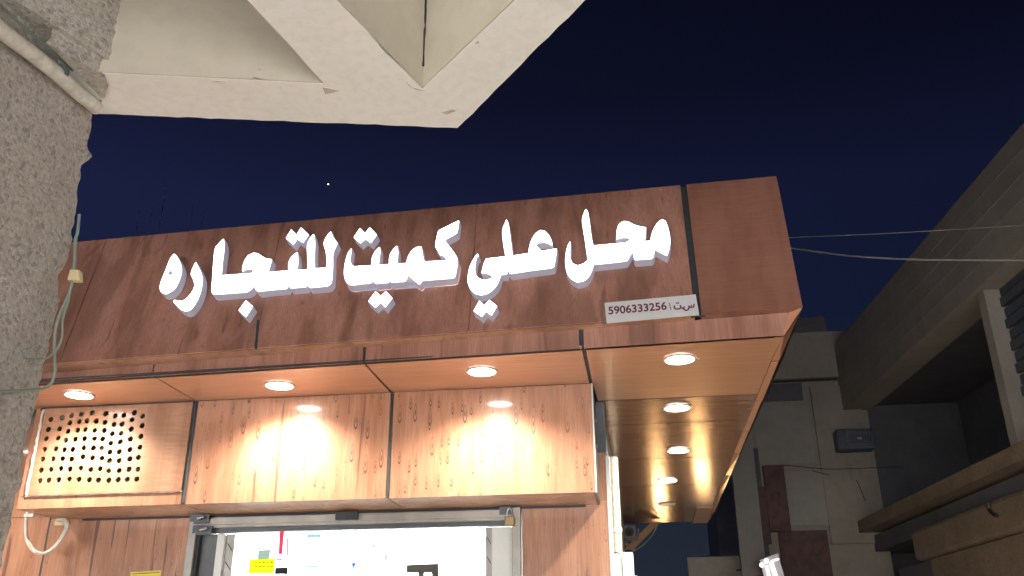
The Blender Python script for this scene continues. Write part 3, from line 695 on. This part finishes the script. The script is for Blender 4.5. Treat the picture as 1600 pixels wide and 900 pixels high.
w1 += TA([(820,629),(795,612),(785,580),(762,610),(735,630),(700,635),(485,650),(458,645),(450,620),(456,540),(465,400),(478,295),(510,250)])
L.append((w1, [], 'word'))
L.append((TB([(175,140),(217,183),(252,125),(312,182),(265,247),(222,218),(192,262),(132,212)]), [], 'dots'))
L.append((TA([(722,695),(776,742),(720,828),(662,775)]), [], 'dot'))
w2 = TB([(648,288),(643,330),(638,385),(648,415),(668,430),(700,428)])
w2 += TC([(0,452),(105,447),(108,400),(120,362),(145,322),(178,292),(180,345),(168,443),(252,437),(252,395),(262,355),(290,312),(322,282),(329,340),(322,432),(395,429),(402,395),(420,355),(450,316),(490,295),(522,292),(530,335),(537,380),(550,415),(640,410),(735,405),(705,375),(688,360),(678,366),(655,325),(635,290),(645,220),(660,160),(745,117),(835,75),(828,130),(818,180),(765,210),(715,238),(750,285),(795,345),(822,400),(815,480),(800,545),(775,555),(530,572),(518,590),(505,608),(450,562),(408,522),(402,555),(385,580),(275,590),(262,568),(245,590),(145,600),(118,566),(105,592),(0,605)])
w2 += TB([(660,578),(625,572),(600,545),(587,500),(588,440),(600,380),(618,325)])
L.append((w2, [TC([(466,394),(481,408),(474,413),(461,404)])], 'word'))
L.append((TB([(713,130),(752,170),(790,125),(845,182),(799,248),(752,218),(715,252),(662,204)]), [], 'dots'))
L.append((TC([(142,660),(185,700),(228,660),(282,718),(222,795),(182,757),(140,798),(80,745)]), [], 'dots'))
L.append((TD([(130,328),(100,370),(70,430),(54,500),(54,560),(75,610),(110,643),(160,657),(215,640),(260,605),(293,560),(306,520),(315,497),(362,490),(368,458),(380,484),(395,488),(550,465),(700,445),(730,435),(743,360),(752,290),(690,300),(630,310),(585,262),(610,247),(650,240),(690,256),(716,272),(712,235),(692,190),(658,155),(620,147),(578,178),(548,230),(532,285),(528,327),(405,346),(398,280),(385,180),(375,105),(358,60),(335,110),(322,160),(330,250),(347,352),(195,370),(175,420),(160,483),(200,486),(230,497),(250,518),(215,531),(168,535),(130,512),(113,470),(114,410),(125,365),(142,345)]), [], 'word'))
L.append((TD([(145,695),(185,735),(222,690),(285,740),(240,815),(198,782),(165,825),(98,780)]), [], 'dots'))
L.append((TE([(125,400),(102,440),(84,510),(77,600),(92,690),(130,750),(190,787),(260,770),(310,720),(335,665),(347,622),(640,590),(665,578),(698,520),(712,508),(722,555),(735,578),(890,566),(905,552),(918,490),(930,486),(980,513),(1035,540),(1055,480),(1065,410),(1060,340),(1042,265),(1020,212),(990,195),(955,215),(920,260),(895,312),(880,370),(876,397),(770,402),(800,390),(828,385),(833,325),(838,270),(790,264),(720,243),(670,217),(625,212),(587,235),(563,290),(555,390),(590,374),(640,366),(684,375),(672,398),(640,412),(345,440),(330,380),(318,290),(305,190),(292,125),(272,95),(255,130),(235,200),(247,300),(267,430),(288,580),(250,608),(195,628),(150,608),(130,560),(125,490),(132,440)]), [TE([(953,317),(975,328),(981,346),(964,335)])], 'word'))
RM = Matrix(((FX.x, FY.x, FN.x, SP.x), (FX.y, FY.y, FN.y, SP.y), (FX.z, FY.z, FN.z, SP.z), (0, 0, 0, 1)))
def inset(loops, d):
    res = []
    for li, lp in enumerate(loops):
        n = len(lp); ar = sum(lp[i][0]*lp[(i+1) % n][1]-lp[(i+1) % n][0]*lp[i][1] for i in range(n)); sg = (1 if ar > 0 else -1)*(1 if li == 0 else -1)
        o = []
        for i in range(n):
            p0 = Vector(lp[i-1]); p1 = Vector(lp[i]); p2 = Vector(lp[(i+1) % n]); a = (p1-p0); b = (p2-p1)
            a = a.normalized() if a.length > 1e-7 else b.normalized(); b = b.normalized() if b.length > 1e-7 else a
            na = Vector((-a.y, a.x))*sg; nb = Vector((-b.y, b.x))*sg; m = na+nb
            m = m/max(.35, m.dot(na)) if m.length > 1e-4 else na
            o.append(tuple(p1+m*d))
        res.append(o)
    return res
for out, hl, kind in L:
    lo = [loc2(p) for p in out]; lo = cut_pts([(v.x, v.y, 0) for v in lo], 4, 38)
    loops = [[(v.x, v.y) for v in lo]]
    for hh in hl: loops.append([(v.x, v.y) for v in cut_pts([tuple(loc2(p))+(0,) for p in hh], 3, 50)])
    me = curve_mesh(inset(loops, -.0015), (DEP-.006)/2)
    for v in me.vertices: v.co.z -= (DEP-.006)/2+.003
    o = link('letter' if kind != 'dot' and kind != 'dots' else 'letter_dot', me, M['letter_return'], sign)
    o.matrix_parent_inverse = Matrix.Translation(-sign.location)
    o.matrix_basis = RM
    me2 = curve_mesh(inset(loops, .0035), .0025)
    f = link('lit_face', me2, M['letter_face']); f.parent = o

# ---- number plaque
PP = BR+FN*.012
def pq(q): return onp(q, PP, FN)
pc = [pq(p) for p in ((944.5, 473.2), (1087, 460), (1092.5, 491.5), (948, 504.5))]
plq = empty('number_plaque', tuple(pc[3]), 'pale grey plaque with a maroon registration number at the lower right of the fascia', 'plaque')
MB().slab([pc[3], pc[2], pc[1], pc[0]], -FN, .008).build('plate', M['plaque'], plq)
PX = ((pc[2]-pc[3])+(pc[1]-pc[0])).normalized(); PY = FN.cross(PX).normalized()
if PY.z < 0: PY = -PY
def ptext(t, q0, q1, hpx, off=0, sh=0, name='digits'):
    a = pq(q0); b = pq(q1); c = pq((q0[0]-2, q0[1]-hpx))
    me = fit_text(text_mesh(t, .08, .0006, off), (b-a).dot(PX), (c-a).length)
    X = (b-a).normalized(); Y = FN.cross(X).normalized()
    if Y.z < 0: Y = -Y
    o = link(name, me, M['maroon_print'], plq); a = a+FN*.002
    o.matrix_basis = Matrix(((X.x, Y.x, FN.x, a.x), (X.y, Y.y, FN.y, a.y), (X.z, Y.z, FN.z, a.z), (0, 0, 0, 1)))
    o.matrix_parent_inverse = Matrix.Translation(-plq.location)
ptext('5906333256', (951, 492.0), (1042.2, 484.3), 12.3, .0016)
ptext('|', (1047.8, 484.8), (1049, 484.6), 11.5, .0, name='divider')
# Arabic letters of the plaque drawn as strokes
def stroke(pts, th, name='arabic_letter'):
    P_ = smooth_path([pq(T([p], 930, 440, 8.889)[0])+FN*.002 for p in pts], 4); mb = MB()
    for i in range(len(P_)-1):
        d = P_[i+1]-P_[i]; n = FN.cross(d).normalized()*th*.5; e = d.normalized()*th*.25
        mb.slab([P_[i]-n-e, P_[i+1]-n+e, P_[i+1]+n+e, P_[i]+n-e], FN, .0008+.00002*i)
    o = mb.build(name, M['maroon_print'], plq)
def pdot(p, r=.0052):
    c = pq(T([p], 930, 440, 8.889)[0])+FN*.002; MB().cyl(c, FN, r, .0012, 10).build('letter_dot', M['maroon_print'], plq)
stroke([(1102,340),(1098,362),(1112,380),(1145,385),(1175,378),(1188,358),(1182,335)], .0085)
pdot((1132,302)); pdot((1156,300)); pdot((1212,372), .006)
stroke([(1236,352),(1232,378),(1250,400),(1275,400),(1296,384),(1304,352),(1301,340)], .0085)
stroke([(1304,358),(1322,364),(1334,352),(1336,332)], .008); stroke([(1336,352),(1352,362),(1368,350),(1374,316)], .008)

# ================================================================== roof rods and overhead wires
rods = [(218, 329), (238, 325), (260, 289), (302, 320), (318, 329)]
lab = ['leftmost short faint rod', 'second faint rod from the left', 'tallest faint rod in the middle', 'fourth faint rod from the left', 'rightmost short faint rod']
for (x, y), lb in zip(rods, lab):
    a = ony((x, y), 3.0); tag(MB().tube([(a.x-.01, 3.0, 4.0), (a.x, 3.0, a.z)], .004, 6).build('rebar_rod', M['slat'], None), lb+' among steel rods on the shop roof', 'steel rod', 'steel rods on the shop roof')
wa, wb, = ony((1195, 373), .6), None
def wire(q, ys_, r, label):
    pts = [ony(p, y) for p, y in zip(q, ys_)]
    tag(MB().tube(smooth_path(pts, 6), r, 6).build('overhead_wire', M['cable_grey'], None, smooth=True), label, 'wire', 'overhead wires')
wire([(1180, 373), (1237, 371), (1380, 365), (1500, 358), (1620, 351)], [2.3, 2.2, 1.6, 1.1, .6], .0035, 'thin upper overhead wire crossing to the dark building')
wire([(1180, 382), (1240, 388.5), (1330, 400), (1430, 405.5), (1520, 406.5), (1620, 407)], [2.3, 2.2, 1.7, 1.3, .9, .5], .0075, 'thicker sagging lower overhead wire crossing to the dark building')
tag(MB().cyl(ony((513, 288), 400), (0, -1, 0), .33, .3, 8).build('star', emit('star_light', (1, 1, 1), 3)), 'single tiny bright star in the night sky above the sign', 'star')

# ================================================================== NEAR CONCRETE BUILDING: pillar and ribbed canopy
HC = 2.2+Z
near = empty('canopy_building', (-1.94, -3.0, 0), 'near rough pebble-dashed pillar carrying a whitewashed triangular ribbed concrete canopy overhead', 'building')
def S_(q): v = onz(q, HC); return Vector((v.x, v.y, HC))
def ext(a, b, d): u = (b-a).normalized(); return b+u*d
c0 = S_((155, 178)); c1 = S_((715, 200)); c2 = S_((915, 0))
far_l = ext(c1, c0, 1.6); far_r = ext(c1, c2, 3.0)
iL0 = S_((176, 115)); iL1 = S_((507, 131)); iL2 = S_((388, 0)); iL0x = ext(iL1, iL0, 1.6)
m0 = S_((660, 139)); mL = S_((526, 0)); mR = S_((806, 0))
mLx = ext(m0, mL, 2.6); mRx = ext(m0, mR, 2.6); iL2x = ext(iL1, iL2, 2.2)
def rough_strip(a, b, c, d, n=60, amp=.006):   # prism between edge a->b (outer) and d->c (inner), jittered outer edge
    pts = []
    for i in range(n+1):
        t = i/n; p = a+(b-a)*t; j = 0 if i in (0, n) else random.gauss(0, amp*.5)+(amp*3*math.exp(-((i*7) % 23)) if i % 9 == 0 else 0)
        nrm = Vector(((b-a).y, -(b-a).x, 0)).normalized(); pts.append(p+nrm*j)
    return pts+[c, d]
hgt = Vector((0, 0, .55))
# front rib, from far left to the tip; then right rib; then diagonal rib
rib_f = rough_strip(far_l, c1, m0, iL1, 70, .004); rib_f += [iL0x]
MB().prism(rib_f, hgt).build('front_rib', [M['slab_white']], near)
rib_r = rough_strip(c1, far_r, mRx, m0, 60, .005)
MB().prism(rib_r, hgt).build('right_rib', [M['slab_white']], near)
rd = [iL1+Vector((0, 0, 0)), m0, mLx, iL2x]
n_ = 24; e1 = [m0+(mLx-m0)*(i/n_)+(Vector((random.gauss(0, .003), 0, 0)) if 0 < i < n_ else Vector()) for i in range(n_+1)]
e2 = [iL2x+(iL1-iL2x)*(i/n_)+(Vector((random.gauss(0, .002), 0, 0)) if 0 < i < n_ else Vector()) for i in range(n_+1)]
MB().prism(e1+e2, hgt).build('diagonal_rib', [M['slab_white']], near)
# recess faces: shade-darkened linings a few mm off the ribs, and the deck on top
def lining(a, b, side, name='recess_shade_lining'):
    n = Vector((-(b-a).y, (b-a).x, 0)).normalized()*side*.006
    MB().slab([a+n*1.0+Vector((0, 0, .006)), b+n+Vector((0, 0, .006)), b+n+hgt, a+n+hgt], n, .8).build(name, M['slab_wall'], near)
def lin(a, b, inner, name='recess_shade_lining'):
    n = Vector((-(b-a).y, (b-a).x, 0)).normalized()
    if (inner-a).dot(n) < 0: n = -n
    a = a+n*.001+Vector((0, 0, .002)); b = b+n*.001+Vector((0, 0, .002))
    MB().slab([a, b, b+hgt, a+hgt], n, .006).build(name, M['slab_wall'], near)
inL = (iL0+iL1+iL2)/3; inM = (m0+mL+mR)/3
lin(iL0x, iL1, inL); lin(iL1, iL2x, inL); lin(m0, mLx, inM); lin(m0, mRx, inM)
MB().prism([far_l+hgt, c1+hgt, far_r+hgt, far_r+hgt+Vector((0, -2, 0)), far_l+hgt+Vector((0, -4.5, 0))], (0, 0, .15)).build('canopy_deck', M['slab_wall'], near)
# black crack in the corner of the middle recess and a chip near the rib joint
cr = m0+(inM-m0).normalized()*.016
MB().tube([cr+Vector((random.uniform(-.003, .003), 0, .10+i*.035)) for i in range(13)], [random.uniform(.003, .010) for _ in range(13)], 6).build('corner_crack', M['dark'], near)
ch = [S_(p)+Vector((0, 0, -.002)) for p in ((504, 136), (531, 141), (522, 143.5), (508, 146.5))]
MB().prism(ch, (0, 0, .003)).build('chip', M['slab_wall'], near)
ch = [S_(p)+Vector((0, 0, -.002)) for p in ((634, 127), (645, 137), (664, 141), (650, 140), (640, 134))]
MB().prism(ch, (0, 0, .003)).build('chip', M['slab_wall'], near)

for pg in (((392, 119.5), (401, 120.3), (411, 122.2), (400, 122)), ((402, 107.5), (408, 107), (405, 110)), ((330, 126.5), (352, 127.2), (340, 127.8)), ((690, 176), (706, 171), (712, 173), (699, 178)), ((742, 68), (747, 63), (749, 67))):
    MB().prism([S_(p)+Vector((0, 0, -.002)) for p in pg], (0, 0, .003)).build('chip', M['slab_wall'], near)
# pillar: displaced sheet with rough arris
XP = c0.x; YPf = c0.y
import mathutils.noise as mn
LZ = ony((148, 243), YPf).z
def pillar():
    vs = []; fs = []; nz = 220; prof = []
    ys = [-5.4+.045*i for i in range(int((5.4+YPf)/.045))]
    for y in ys: prof.append((XP, y))
    for a in (0, 25, 50, 75, 90): prof.append((XP-.02+.02*math.cos(math.radians(a)), YPf-.02+.02*math.sin(math.radians(a))))
    for k in range(1, 8): prof.append((XP-.02-.1*k, YPf))
    for i in range(nz+1):
        z = (HC+.54)*i/nz
        for (x, y) in prof:
            p = Vector((x, y, z)); d = mn.noise(p*9)*.010+mn.noise(p*38)*.006+mn.noise(p*2)*.02
            near_edge = max(0, 1-abs(y-YPf)/.08)
            dd = d+near_edge*(mn.noise(Vector((1, 5, z*16)))*.012-.004)
            bz = (z-LZ)/.035; dd += near_edge*.030*math.exp(-bz*bz)*(1 if bz < 0 else math.exp(-bz))
            vs.append((x+dd, y+dd*near_edge, z))
    m = len(prof)
    for i in range(nz):
        for j in range(m-1): fs.append((i*m+j, i*m+j+1, (i+1)*m+j+1, (i+1)*m+j))
    mb = MB(); mb.add(vs, fs); o = mb.build('pillar', M['pebble'], near, smooth=True); return o
pillar()
def stack(poly, z0, z1, n, name):
    vs = []; fs = []; m = len(poly)
    for i in range(n+1):
        for (x, y) in poly:
            j = random.gauss(0, .0035); vs.append((x+j, y+j*.5, z0+(z1-z0)*i/n))
    for i in range(n):
        for k_ in range(m): fs.append((i*m+k_, i*m+(k_+1) % m, (i+1)*m+(k_+1) % m, (i+1)*m+k_))
    fs += [tuple(range(m))[::-1], tuple(n*m+k_ for k_ in range(m))]
    MB().add(vs, fs).build(name, M['pebble'], near, smooth=True)
px2 = iL0.x+.012; py2 = iL0.y-.002
px2 -= .025
stack([(XP-.05, py2-.62), (px2-.01, py2-.012), (px2, py2), (px2-.08, py2+.0), (XP-.05, py2)], HC+.062, HC+.56, 30, 'pillar_head')
stack([(XP+.082, py2-.22), (px2-.03, py2-.012), (px2-.022, py2), (px2-.045, py2+.07), (XP+.10, YPf-.12), (XP+.082, YPf-.12)], HC-.008, HC+.066, 4, 'pillar_head')
MB().box(XP-1.0, XP-.05, -5.4, YPf-.05, 0, HC+.5).build('pillar_core', M['pebble'], near)
# faint horizontal render ridge
def px_(q, dx=.0): return onx(q, XP+dx)
MB().tube(smooth_path([px_(p) for p in ((-30, 410), (10, 437), (35, 447), (60, 458), (92, 470))]), [.010]*17+[.011, .010, .008, .006][:4], 7).build('render_ridge', M['pebble'], near, smooth=True)
MB().tube(smooth_path([px_(p) for p in ((135, -8), (150, 4), (165, 15), (183, 28))]), .008, 7).build('render_ridge', M['pebble'], near, smooth=True)
# white pipe across the pillar
pp_ = empty('slanting_pipe', tuple(px_((75, 105), .04)), 'old white painted pipe running diagonally across the pebble-dashed pillar', 'pipe')
pth = [px_(p, .05) for p in ((-60, -10), (0, 46), (50, 84), (85, 112), (120, 143), (139, 158))]+[px_((150, 168), .03)]
MB().tube(smooth_path(pth), .030, 14).build('pipe', M['pvc'], pp_, smooth=True)
a = px_((93, 113), .05); d = (pth[3]-pth[2]).normalized(); MB().tube([a-d*.012, a+d*.012], .034, 14).build('pipe_joint', M['grey_sealant'], pp_, smooth=True)
tag(MB().tube(smooth_path([px_(p, .06) for p in ((-40, -22), (0, 8), (30, 36), (60, 62), (90, 88), (120, 116), (145, 138), (158, 158))]), .006, 7).build('cable_on_pipe', M['cable_green'], None, smooth=True), 'dark green cable following the top of the slanting pipe', 'cable')
# green cables hanging at the pillar edge
def cab(pts, r, label):
    tag(MB().tube(smooth_path([ony(p, YPf-.02+dy) for p, dy in pts]), r, 8).build('hanging_cable', M['cable_green'], None, smooth=True), label, 'cable', 'green cables hanging at the pillar edge')
cab([((124, 335), 0), ((121, 363), 0), ((117, 378), 0), ((116.5, 420), 0), ((113, 440), 0), ((106, 463), 0), ((93, 493), 0), ((86, 520), 0), ((85, 557), 0), ((86, 580), 0), ((79, 600), 0), ((60, 608), -.03), ((20, 611), -.16), ((-30, 612), -.3)], .0058, 'long pale green cable hanging down the pillar edge past the yellow tape')
cab([((119, 372), -.01), ((114.5, 425), -.01), ((108, 465), 0), ((98, 500), 0), ((97, 527), 0), ((88, 547), 0), ((72, 560), -.05), ((50, 562), -.12), ((36, 558), -.16), ((30, 545), -.17)], .0042, 'thinner green cable curling back onto the pillar below the tape')
a = ony((121, 432), YPf-.02)
tag(MB().hexa([a+Vector((-.028, -.02, -.022)), a+Vector((.026, -.018, -.026)), a+Vector((.024, .01, -.026)), a+Vector((-.028, .01, -.022))], [a+Vector((-.026, -.02, .026)), a+Vector((.014, -.02, .02)), a+Vector((.014, .01, .02)), a+Vector((-.026, .01, .026))]).build('tape_wrap', M['tape'], None, bevel=.004), 'scrap of yellowed tape wrapped round the green cables at the pillar edge', 'tape')

# ================================================================== OLD BUILDING ACROSS THE ALLEY
G = onz((1350, 815), 1.9+Z); D2 = ray((877, 1033)); D2.z = 0; D2.normalize()     # long facade direction
N2 = Vector((-D2.y, D2.x, 0));
if N2.x > 0: N2 = -N2           # towards the alley
old = empty('old_building', (G.x, G.y, 0), 'dark weathered concrete building across the alley with a deep balcony and rough parapet', 'building')
def O(mb, name, mat, **kw): return mb.build(name, M[mat], old, **kw)
def oa(q, off=0): return onp(q, G+N2*off, N2)
def band2(z0, z1, off0, off1, t0, t1, name, mat, bev=0):
    # a beam along the long facade; t = distance from G back towards the camera
    a = G-D2*t0; b = G-D2*t1
    pts = [Vector((p.x, p.y, 0))+N2*o_ for p, o_ in ((a, off0), (b, off0), (b, off1), (a, off1))]
    return O(MB().hexa([p+Vector((0, 0, z0)) for p in pts], [p+Vector((0, 0, z1)) for p in pts]), name, mat, bevel=bev)
zpb = onp((1355, 616), G, N2).z; zpt = onp((1325, 520), G, N2).z
zp0 = oa((1516, 464)).z; zq0 = oa((1600, 205)).z
print('parapet z', zpb, zp0, zpt, zq0, oa((1600, 700)).z, 'G', G, 'D2', D2)
zpb = (zpb+zp0)/2; zpt = (zpt+zq0)/2
band2(zpb, zpt, 0.06, -.35, -.3, 9.5, 'parapet', 'old')
for k in range(1, 5): band2(zpb+(zpt-zpb)*k/5-.009, zpb+(zpt-zpb)*k/5+.009, .066, .05, -.3, 9.5, 'board_mark', 'old')
band2(G.z-.16, G.z, .10, -1.6, -.2, 9.5, 'balcony_ledge', 'old_brown')
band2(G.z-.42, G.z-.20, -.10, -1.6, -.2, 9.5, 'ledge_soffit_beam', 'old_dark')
# lower second ledge with rounded nose and panels under it
r1 = oa((1425, 838)); z2 = r1.z
t_ = (G-r1).dot(D2)
o = band2(z2-.30, z2+.06, .02, -.5, t_, 9.5, 'lower_ledge', 'old_brown', .05)
xs2 = [t_+.30, (G-oa((1583, 805))).dot(D2), 9.5]
band2(0, z2-.31, -.06, -.5, xs2[0], xs2[1]-.02, 'wall_bay', 'old_brown'); band2(0, z2-.31, -.04, -.5, xs2[1]+.02, 9.5, 'wall_bay', 'old_brown')
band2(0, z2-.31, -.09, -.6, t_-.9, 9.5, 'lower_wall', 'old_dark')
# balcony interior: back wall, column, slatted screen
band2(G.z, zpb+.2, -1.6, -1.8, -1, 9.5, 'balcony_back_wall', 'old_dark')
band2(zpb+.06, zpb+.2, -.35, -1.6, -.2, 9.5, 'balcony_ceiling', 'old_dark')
ca = oa((1578, 700)); cb = oa((1520, 470)); tcx = (G-ca).dot(D2)
band2(G.z, zpb, -.02, -.26, tcx-.02, tcx+.13, 'balcony_column', 'old')
band2(G.z, zpb, -.10, -.30, tcx-.14, tcx-.03, 'balcony_column', 'old_dark')
for k in range(14):
    zz = G.z+.04+k*(zpb-G.z)/14
    band2(zz, zz+(zpb-G.z)/14-.025, -.16-.02*(k % 2), -.2, tcx+.135, 9.4, 'screen_slat', 'slat')
band2(G.z, zpb, -.24, -.27, tcx+.135, 9.4, 'screen_back', 'old_dark')
# end wall facing the camera
YB = G.y+.02
def B_(q, y=YB): return ony(q, y)
def facing(x0, x1, yt, yb, dep, name, mat, t=.3, back=0):
    a = B_((x0, yb)); b = B_((x1, yt))
    return O(MB().box(a.x, b.x, YB-dep, YB+t, b.z if b.z < a.z else a.z, max(a.z, b.z)), name, mat)
l0 = B_((1168, 800)).x; gx2 = G.x+.3
ztop = B_((1280, 521)).z; zj = B_((1270, 596)).z
O(MB().box(l0, gx2, YB, YB+.4, 0, zj), 'end_wall', 'old'); O(MB().box(gx2+.002, gx2+2.5, YB+.01, YB+.4, G.z-.1, zj), 'balcony_end_wall', 'old_dark')
O(MB().box(l0+.30, gx2+2.2, YB-.08, YB+.35, zj+.04, ztop), 'end_parapet', 'old')
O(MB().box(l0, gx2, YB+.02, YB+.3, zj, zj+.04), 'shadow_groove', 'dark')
O(MB().box(l0+.12, l0+3.2, YB+.41, YB+1.0, 0, ztop-.3), 'far_wing', 'old_dark')
def patch(x0, x1, yt, yb, mat, name='render_patch', dep=.02):
    a = B_((x0, yb), YB-dep); b = B_((x1, yt), YB-dep)
    O(MB().box(a.x, b.x, YB-dep, YB-.001, a.z, b.z), name, mat)
patch(1186, 1262, 632, 727, 'old_light'); patch(1228, 1285, 735, 822, 'old_light', dep=.03)
patch(1168, 1252, 598, 628, 'old_dark', 'dark_lintel', .04)
patch(1204, 1224, 726, 830, 'maroon', 'painted_pilaster', .12); patch(1186, 1196, 760, 850, 'maroon', 'painted_pilaster', .08)
patch(1226, 1292, 828, 915, 'maroon', 'painted_panel', .07)
patch(1296, 1340, 850, 915, 'old', 'stained_base', .06)
patch(1300, 1340, 600, 850, 'old', 'pier', .05)
patch(1160, 1170, 640, 900, 'old_light', 'corner_strip', .10); patch(1176, 1184, 700, 880, 'old_dark', 'corner_recess', .03)
for pts in ([(1225, 727), (1260, 730), (1300, 733), (1360, 731), (1410, 730)], [(1338, 750), (1345, 765), (1352, 783)], [(1270, 736), (1295, 742)]):
    MB().tube(smooth_path([B_(p, YB-.055) for p in pts], 4), .006, 4).build('render_crack', M['dark'], old)
# hooked cable end on the lower ledge
tag(MB().tube(smooth_path([oa(p, .12) for p in ((1544, 785), (1545, 795), (1550, 802), (1558, 806))]), .02, 6).build('broken_cable', M['cable_black'], None), 'short black broken cable hooked over the lower ledge of the dark building', 'cable')
# wall unit
wu = empty('wall_unit', tuple(B_((1337, 687), YB-.3)), 'dark blue-grey box unit with a framed grille on the old wall across the alley', 'air conditioner')
a = B_((1310, 703), YB-.3); b = B_((1364, 668), YB-.3)
MB().box(a.x, b.x, YB-.3, YB-.05, a.z, b.z).build('casing', M['slat'], wu, bevel=.03)
MB().box(a.x+.13, b.x-.03, YB-.33, YB-.302, b.z-.09, b.z-.05).box(a.x+.13, b.x-.03, YB-.33, YB-.302, a.z+.05, a.z+.08).box(a.x+.13, a.x+.16, YB-.33, YB-.302, a.z+.08, b.z-.09).box(b.x-.06, b.x-.03, YB-.33, YB-.302, a.z+.08, b.z-.09).build('grille_frame', M['alu_dark'], wu)
for k in range(4): MB().box(a.x+.17, b.x-.07, YB-.315, YB-.302, a.z+.11+k*.055, a.z+.135+k*.055).build('grille_slat', M['slat'], wu)
c = (a+b)/2; MB().box(c.x+.02, c.x+.08, YB-.335, YB-.316, c.z-.015, c.z+.015).build('badge', M['cable_grey'], wu)
# distant roof just above the end wall
f1 = ony((1240, 497), 22); f2 = ony((1288, 497), 22)
db = MB().box(f1.x-3, f2.x, 22, 26, 0, f1.z); tag(db.build('distant_building', M['slab_wall'], None), 'flat roofed dark block just showing above the old building across the alley', 'building')

# pale board and lit shiny sign at the end of the alley
bd = empty('blank_board', tuple(ony((1120, 885), 9)), 'blank pale board with small red details at the end of the alley', 'board')
a = ony((1073, 870), 9); b = ony((1172, 905), 9)
MB().box(a.x, b.x, 9, 9.08, b.z-.5, a.z).build('board', plain('pale_board', (.36, .33, .29), .6, 0, .12), bd, bevel=.02)
for q, m in (((1165, 875, 1176, 882), 'dark'), ((1165, 883, 1176, 888), 'maroon')):
    a = ony(q[:2], 8.95); b = ony(q[2:], 8.95); MB().box(a.x, b.x, 8.95, 8.99, b.z, a.z).build('corner_detail', M[m], bd)
a = ony((1151, 891), 8.9); b = ony((1176, 889.5), 8.9); MB().tube([a, b], .012, 6).build('hook', M['cable_black'], bd)

YL = YB-.6
ls = empty('shiny_lit_sign', tuple(ony((1205, 885), YL)), 'small glossy silver light fitting glowing white at the bottom of the alley', 'light fitting')
qs = [(1186, 874), (1216, 863), (1228, 905), (1194, 905)]
pts = [ony(p, YL) for p in qs]; MB().slab([pts[3], pts[2], pts[1], pts[0]], (0, 1, 0), .12).build('silver_housing', plain('polished_aluminium', (.40, .39, .42), .35, .9, .05), ls, bevel=.01)
LE = emit('pink_white_tube', (1, .86, .93), 2.5)
for q0, q1, r in (((1198, 884), (1203, 906), .018), ((1205, 878), (1214, 905), .024), ((1205, 877), (1217, 873), .010)):
    MB().tube([ony(q0, YL-.03), ony(q1, YL-.03)], r, 10).build('light_tube', LE, ls, smooth=True)
for q in ((1190, 883), (1197.5, 876.5)): MB().cyl(ony(q, YL-.02), (0, -1, 0), .03, .02, 12).build('bulb', LE, ls)

# ================================================================== GROUND and the light sources below the frame
gr = MB().add([(-300, -300, 0), (300, -300, 0), (300, 300, 0), (-300, 300, 0)], [(0, 1, 2, 3)]).build('ground', M['asphalt']); tag(gr, kind='structure')
# the two lit shop windows further down the alley, reflected in the glossy soffit
def alley_lamp(x, y, z, label, e, wx=.22, wz=.5):
    t = empty('alley_wall_lamp', (x, y, z), label, 'wall lamp', 'lit lamps low in the alley')
    MB().box(x-wx-.03, x+wx+.03, y+.01, y+.1, z-wz-.03, z+wz+.03).build('housing', M['alu'], t)
    MB().box(x-wx, x+wx, y-.01, y+.008, z-wz, z+wz).build('lit_panel', emit('alley_lamp_light', (1, .58, .24), e*.8), t)
    MB().box(x-.04, x+.04, y+.02, y+.09, 0, z-wz-.03).build('post', M['alu'], t)
alley_lamp(.70, 13.0, 1.75, 'warm lit panel lamp low in the alley, on its left', 24, .12, .30)
alley_lamp(1.58, 13.0, 1.55, 'warm lit panel lamp low in the alley, on its right', 40, .13, .32)
# unseen fill light added across the street behind the camera
ops = empty('street_fill', (1.0, -11, 0), 'added unseen fill light of white panels across the street facing the sign', 'shop')
MB().box(-12, 6.4, -11.5, -11.05, 0, 3.6).build('fill_backing', M['old'], ops)
OE = emit('fill_panel_glow', (1, .97, .93), FILL_E)
for x0 in (-10.6, -8.5, -6.4, -4.3, -2.2, -.1, 2.0, 4.0): MB().box(x0, x0+1.8, -11.04, -11.0, .3, 2.6).build('fill_panel', OE, ops)
